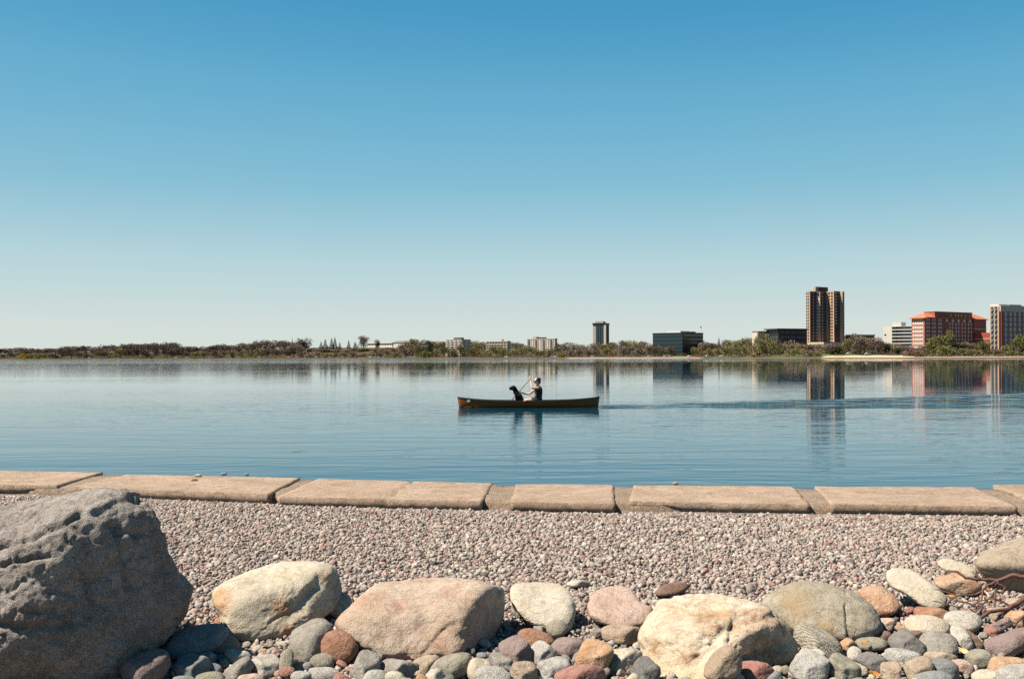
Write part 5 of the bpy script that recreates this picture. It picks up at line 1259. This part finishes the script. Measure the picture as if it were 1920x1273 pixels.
# trees one can tell apart
for x, y, dp, k, mt, w, nm, lab in [
  (48, 660, 14, 'bush', 'yellow', 22, 'willow_bush', 'large yellow willow bush on the far shore, at the beginning of the wood'), (70, 664, 10, 'bush', 'lime', 13, 'willow_bush', 'fresh green bush beside the large yellow willow bush'),
  (115, 668, 8, 'bush', 'yellow', 9, 'willow_bush', 'low yellow bush at the water, between the green bush and the blossom tree'), (284, 665.5, 10, 'bush', 'lime', 12, 'willow_bush', 'green bush at the water edge below the highest part of the dense wood'),
  (368, 666.5, 10, 'bush', 'lime', 16, 'willow_bush', 'wide low green bush just before the pink blossom tree'), (410, 658.5, 22, 'bush', 'pink', 24, 'blossom_tree', 'pale pink blossoming tree on the far shore'), (436, 661, 22, 'bush', 'pink', 12, 'blossom_tree', 'smaller pale pink blossoming tree'),
  (236, 644, 70, 'cone', 'fir', 7.2, 'conifer', 'dark conifer tip, first of a pair above the dense wood'), (243, 644.3, 70, 'cone', 'fir', 7.2, 'conifer', 'dark conifer tip, second of a pair above the dense wood'), (257, 645, 70, 'cone', 'fir', 7.2, 'conifer', 'single small conifer after the pair above the dense wood'),
  (342, 646, 60, 'cone', 'fir', 11.6, 'conifer', 'dark green conifer in the dip after the dense wood'), (370, 649, 60, 'cone', 'fir', 8.7, 'conifer', 'small conifer between the dip and the blossom trees'), (487, 636.5, 80, 'cone', 'fir', 8.7, 'conifer', 'thin conifer rising over the bare trees'),
  (548, 631.5, 95, 'cone', 'fir', 7.2, 'conifer', 'tall narrow conifer beside the big round bare tree'), (568, 633.5, 90, 'round', 'bare', 38, 'round_tree', 'big round bare tree standing on the skyline of the rise'),
  (602, 640, 100, 'cone', 'fir', 14.5, 'conifer', 'dark conifer at the start of the group on the rise'), (610, 635, 100, 'cone', 'fir', 17.4, 'conifer', 'second dark conifer of the group on the rise'), (622, 633, 100, 'cone', 'fir', 15.9, 'conifer', 'dense dark conifer in the middle of the group on the rise'), (628, 631.5, 104, 'cone', 'fir', 15.9, 'conifer', 'highest dark conifer of the group on the rise'), (637, 641, 100, 'cone', 'fir', 13.0, 'conifer', 'lowest conifer ending the group on the rise'),
  (654, 637, 100, 'cone', 'fir', 13.0, 'conifer', 'lone conifer standing free on the rise against the sky'), (666, 640, 100, 'cone', 'fir', 15.9, 'conifer', 'conifer leaning on the wide bare tree by the white house'), (682, 631, 98, 'round', 'grey', 28, 'round_tree', 'wide grey bare tree beside the long white house'),
  (707, 635, 92, 'round', 'fir', 12, 'yew_tree', 'rounded dark evergreen in front of the long white house'), (774, 633.5, 60, 'round', 'bud', 34, 'round_tree', 'olive tree at the end of the long white house'),
  (797, 655, 16, 'bush', 'lime', 22, 'willow_bush', 'yellow green bush covering the small dark apartment block'), (1051, 658.5, 8, 'bush', 'yellow', 13, 'willow_bush', 'bright yellow bush beside the slotted cream apartment block'), (1030, 657, 16, 'cone', 'fir', 11.6, 'conifer', 'dark conifer at the foot of the slotted cream block'),
  (1348, 632, 60, 'cone', 'fir', 17.4, 'conifer', 'pointed conifer just after the dark glass office'), (1202, 636.5, 80, 'cone', 'fir', 8.7, 'conifer', 'small conifer between the slim tower and the glass office'), (1413, 659.5, 8, 'bush', 'yellow', 13, 'willow_bush', 'bright yellow green bush at the water before the low dark office'),
  (1575, 648, 58, 'round', 'fir', 26, 'yew_tree', 'dark evergreen at the foot of the tall tower'), (1560, 651, 60, 'round', 'fir', 18, 'yew_tree', 'smaller dark evergreen beside the one at the foot of the tower'), (1665, 640, 62, 'round', 'fir', 20, 'yew_tree', 'dark round tree below the white balcony block'), (1685, 651, 48, 'round', 'fir', 18, 'yew_tree', 'dark tree beside the beach end'),
  (1755, 628, 30, 'round', 'green', 44, 'willow_tree', 'large light green willow in front of the red hotel'), (1777, 618, 42, 'round', 'green', 26, 'willow_tree', 'highest light green tree in front of the hotel windows'), (1768, 640, 16, 'bush', 'green', 30, 'willow_tree', 'low light green willow beneath the large one'),
  (1793, 642, 34, 'round', 'fir', 22, 'pine_tree', 'dark pine, first of three beside the willow'), (1807, 641, 34, 'round', 'fir', 24, 'pine_tree', 'dark pine in the middle of the three by the hotel'), (1818, 645, 34, 'round', 'fir', 18, 'pine_tree', 'dark pine, last of three, by the red annex'),
  (1843, 635, 26, 'round', 'green', 24, 'willow_tree', 'olive tree in front of the bright red annex'), (1908, 628, 24, 'round', 'green', 34, 'willow_tree', 'olive tree in front of the brick apartment building at the edge'), (1900, 652, 12, 'bush', 'green', 26, 'shrub', 'low shrub at the water in front of the brick apartment building'),
  (1722, 654, 10, 'bush', 'bare', 18, 'shrub', 'reddish brown shrub at the water below the hotel'), (1705, 649, 14, 'bush', 'grey', 26, 'shrub', 'pale brown shrub at the end of the beach'),
  (1428, 624, 50, 'round', 'bud', 40, 'round_tree', 'tallest olive tree in front of the low cream building'), (1612, 628, 58, 'round', 'grey', 34, 'round_tree', 'highest bare tree between the tall tower and the white block')]:
    tree(x, y, dp, k, mt, lab, None, wpx=w, name=nm)

# low undergrowth along the shore, nobody could count it
def undergrowth():
    g = np.random.default_rng(4); N = 60000; V, T = [], []
    px = g.uniform(-120, 2020, N); 
    dp = g.uniform(4, 75, N) ** 1.0
    keep = ~(((px > 1445) & (px < 1720) & (dp < 52)) | ((px > 1262) & (px < 1300) & (dp < 36)))
    px, dp = px[keep], dp[keep]; N = len(px)
    P = np.array([[*ray(a, shoreD(a) + b)[:2], ground_z(a, b)] for a, b in zip(px, dp)])
    hh = g.uniform(.4, 1, N) * np.where(px < 1200, 4.5, 3.5) * np.where(dp < 14, .45, 1)
    P[:, 2] += g.uniform(0, 1, N) * hh
    s = g.normal(size=(N, 3)); s /= np.linalg.norm(s, axis=1)[:, None]; t = g.normal(size=(N, 3)); t /= np.linalg.norm(t, axis=1)[:, None]
    sz = g.uniform(.35, .8, N)[:, None]
    V = np.stack([P - s * sz, P + s * sz * .6, P + t * sz * 1.1], 1).reshape(-1, 3); T = np.arange(3 * N).reshape(-1, 3)
    n = NT('brushwood'); tc = n.n('ShaderNodeTexCoord'); f = n.noise(tc.outputs['Object'], .06, 3)
    n.base(n.ramp(f, [(.3, (.075, .055, .043)), (.5, (.12, .093, .06)), (.7, (.105, .11, .045))]), .95, .1)
    tag(link('undergrowth', fast_mesh('undergrowth', V, T), mat=n.m), 'low brown brushwood along the far shore', kind='stuff')
undergrowth()

# ------------------------------------------------------------------ parked cars, lamp post, mast
def paint(name, c): return plain(name, c, 0.3, 0.05, 1, 0.5)
def car_mesh(col):
    mb = MB()
    prof_ = [(-2.2, .35), (-2.2, .8), (-1.5, .95), (-.9, 1.45), (.7, 1.48), (1.35, .98), (2.1, .85), (2.2, .35)]
    n = len(prof_)
    for s in (1,):
        a = [(x, -.88 if z < 1 else -.72, z) for x, z in prof_]; b = [(x, .88 if z < 1 else .72, z) for x, z in prof_]
        mb.add(a + b, [tuple(range(n)), tuple(reversed(range(n, 2*n)))] + [(i, (i+1) % n, n + (i+1) % n, n + i) for i in range(n)], 0)
    for sy in (-1, 1):
        mb.box(-.95, .85, sy * .80 - .03, sy * .80 + .03, 1.0, 1.36, 1)
        for x in (-1.35, 1.35): mb.tube([(x, sy * .90 - .1, .33), (x, sy * .90 + .08, .33)], .33, 10, 2)
    return mb.mesh('car', [col, W_['glass'], M['gunwale']])
CP = {'white': car_mesh(paint('white_car_paint', (.78, .78, .78))), 'silver': car_mesh(paint('silver_car_paint', (.48, .49, .50))), 'red': car_mesh(paint('red_car_paint', (.55, .03, .02))), 'dark': car_mesh(paint('dark_car_paint', (.03, .035, .045)))}
CARS = [(167,'white'),(220,'white'),(330,'white'),(350,'silver'),(444,'white'),(469,'silver'),(486,'silver'),(495,'white'),(541,'white'),(556,'white'),(593,'white'),(618,'white'),(643,'white'),(654,'silver'),(694,'white'),(702,'white'),(710,'white'),(718,'white'),(746,'silver'),(763,'white'),(769,'white'),(776,'white'),
        (903,'red'),(949,'white'),(1034,'white'),(1041,'white'),(1110,'white'),(1147,'red'),(1217,'white'),(1247,'white'),(1256,'silver'),(1294,'white'),(1303,'red'),(1327,'white'),(1353,'white'),(1592,'white'),(1627,'white'),(1786,'silver'),(1798,'dark'),(1809,'silver'),(1819,'red'),(1834,'white')]
RC = {903: 'red car parked between the two pale apartment blocks', 1147: 'red car parked on the shore road under the slim tower', 1303: 'red car parked beside the lawn of the glass office', 1819: 'red car in the hotel car park', 1798: 'dark car in the hotel car park', 1834: 'white car in the hotel car park',
      1592: 'white car parked behind the lawn just past the tall tower', 1627: 'white car parked behind the lawn below the long low building'}
for x, c in CARS:
    dp = 12 if x < 1500 else 55 if x < 1700 else 26
    p = ray(x, shoreD(x) + dp); o = link('parked_car', CP[c], loc=(p.x, p.y, ground_z(x, dp) + .02)); o.rotation_euler = (0, 0, R(random.uniform(-14, 14)))
    if x < 700 or c == 'dark': o.scale = (1.15, 1.15, 1.25)
    zone = 'the dense bare wood' if x < 430 else 'the wooded slope' if x < 790 else 'the apartment blocks' if x < 1060 else 'the glass office' if x < 1400 else 'the red hotel'
    tag(o, RC.get(x, f'{c} car parked on the far shore road in front of {zone}'), 'car', None if x in RC else f'{c} cars parked in front of {zone}')
def post(px, ytop, dp, rad, label, name, arm):
    D = shoreD(px) + dp; p = ray(px, D); g = ground_z(px, dp); z = H + (hor(px) - ytop) / F * D - g
    r = empty(name, (p.x, p.y, g)); tag(r, label, 'lamp post' if arm else 'mast'); MB().tube([(0, 0, -.3), (0, 0, z * .5), (0, 0, z)], [rad, rad * .8, rad * .6], 8).build('pole', W_['steel'], r, sm=True)
    if arm: MB().tube([(0, 0, z - .1), (-1.2, 0, z + .1)], .06, 6).build('arm', W_['steel'], r); MB().box(-1.9, -1.1, -.18, .18, z, z + .16).build('lamp_head', W_['frame'], r)
post(1421.5, 613, 30, .16, 'tall thin mast rising over the trees before the low dark office', 'mast', False)
post(1671, 642, 46, .11, 'pale lamp post in front of the dark trees at the beach end', 'street_lamp', True)
post(1402, 651, 14, .10, 'pale lamp post on the shore near the bright yellow green bush', 'street_lamp', True)
# ================================================================== LIGHT
SUN_EL, SUN_AZ = 56.0, -96.0              # azimuth from the line of sight, negative towards the picture's left
ws = bpy.data.worlds.new('World'); S.world = ws; ws.use_nodes = True; nt = ws.node_tree; nt.nodes.clear()
out = nt.nodes.new('ShaderNodeOutputWorld'); bg = nt.nodes.new('ShaderNodeBackground'); sky = nt.nodes.new('ShaderNodeTexSky')
sky.sky_type = 'NISHITA'; sky.sun_disc = False; sky.sun_elevation = R(SUN_EL); sky.sun_rotation = R(SUN_AZ)
sky.altitude = 200; sky.air_density = 1.0; sky.dust_density = 0.2; sky.ozone_density = 6.0
# film response of the sky: the stock renders it cyan blue and pale at the horizon; overhead darkened to deepen the shadows
def vscale(k, src):
    v = nt.nodes.new('ShaderNodeVectorMath'); v.operation = 'SCALE'; v.inputs['Scale'].default_value = k; nt.links.new(src, v.inputs[0]); return v.outputs[0]
def wramp(fac, stops):
    r = nt.nodes.new('ShaderNodeValToRGB'); e = r.color_ramp.elements
    while len(e) < len(stops): e.new(0.5)
    for el, (p, c) in zip(e, stops): el.position = p; el.color = (c[0], c[1], c[2], 1) if hasattr(c, '__len__') else (c, c, c, 1)
    nt.links.new(fac, r.inputs[0]); return r.outputs[0]
sep = nt.nodes.new('ShaderNodeSeparateXYZ'); nt.links.new(vscale(0.1, sky.outputs[0]), sep.inputs[0])
tcw = nt.nodes.new('ShaderNodeTexCoord'); sz = nt.nodes.new('ShaderNodeSeparateXYZ'); nt.links.new(tcw.outputs['Generated'], sz.inputs[0])
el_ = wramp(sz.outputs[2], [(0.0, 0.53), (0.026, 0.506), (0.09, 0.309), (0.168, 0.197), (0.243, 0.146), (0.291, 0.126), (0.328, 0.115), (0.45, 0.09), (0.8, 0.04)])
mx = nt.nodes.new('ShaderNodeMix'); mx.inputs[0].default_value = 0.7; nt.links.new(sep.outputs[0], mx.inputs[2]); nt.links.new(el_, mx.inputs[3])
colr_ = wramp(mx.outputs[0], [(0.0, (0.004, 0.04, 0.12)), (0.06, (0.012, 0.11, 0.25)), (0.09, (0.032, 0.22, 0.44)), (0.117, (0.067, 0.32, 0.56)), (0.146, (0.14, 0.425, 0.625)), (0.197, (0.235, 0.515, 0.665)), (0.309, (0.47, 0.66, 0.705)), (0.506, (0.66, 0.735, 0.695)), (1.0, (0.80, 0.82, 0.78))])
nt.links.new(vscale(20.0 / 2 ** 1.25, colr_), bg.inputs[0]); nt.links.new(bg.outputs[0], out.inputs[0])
EXPO = 1.25
bg.inputs[1].default_value = 0.05
sl = bpy.data.lights.new('sun', 'SUN'); sl.energy = 5.0; sl.angle = R(0.5); sl.color = (1.0, 0.90, 0.77)
so = bpy.data.objects.new('sun', sl); COL.objects.link(so)
sd = Vector((math.sin(R(SUN_AZ)) * math.cos(R(SUN_EL)), math.cos(R(SUN_AZ)) * math.cos(R(SUN_EL)), math.sin(R(SUN_EL))))
so.rotation_euler = sd.to_track_quat('Z', 'Y').to_euler(); so.location = sd * 50
vs_ = S.view_settings; vs_.view_transform = 'Standard'; vs_.look = 'None'; vs_.gamma = 1.0; vs_.exposure = EXPO
S.display_settings.display_device = 'sRGB'
S.cycles.max_bounces = 6; S.cycles.use_denoising = False
bpy.context.view_layer.update()
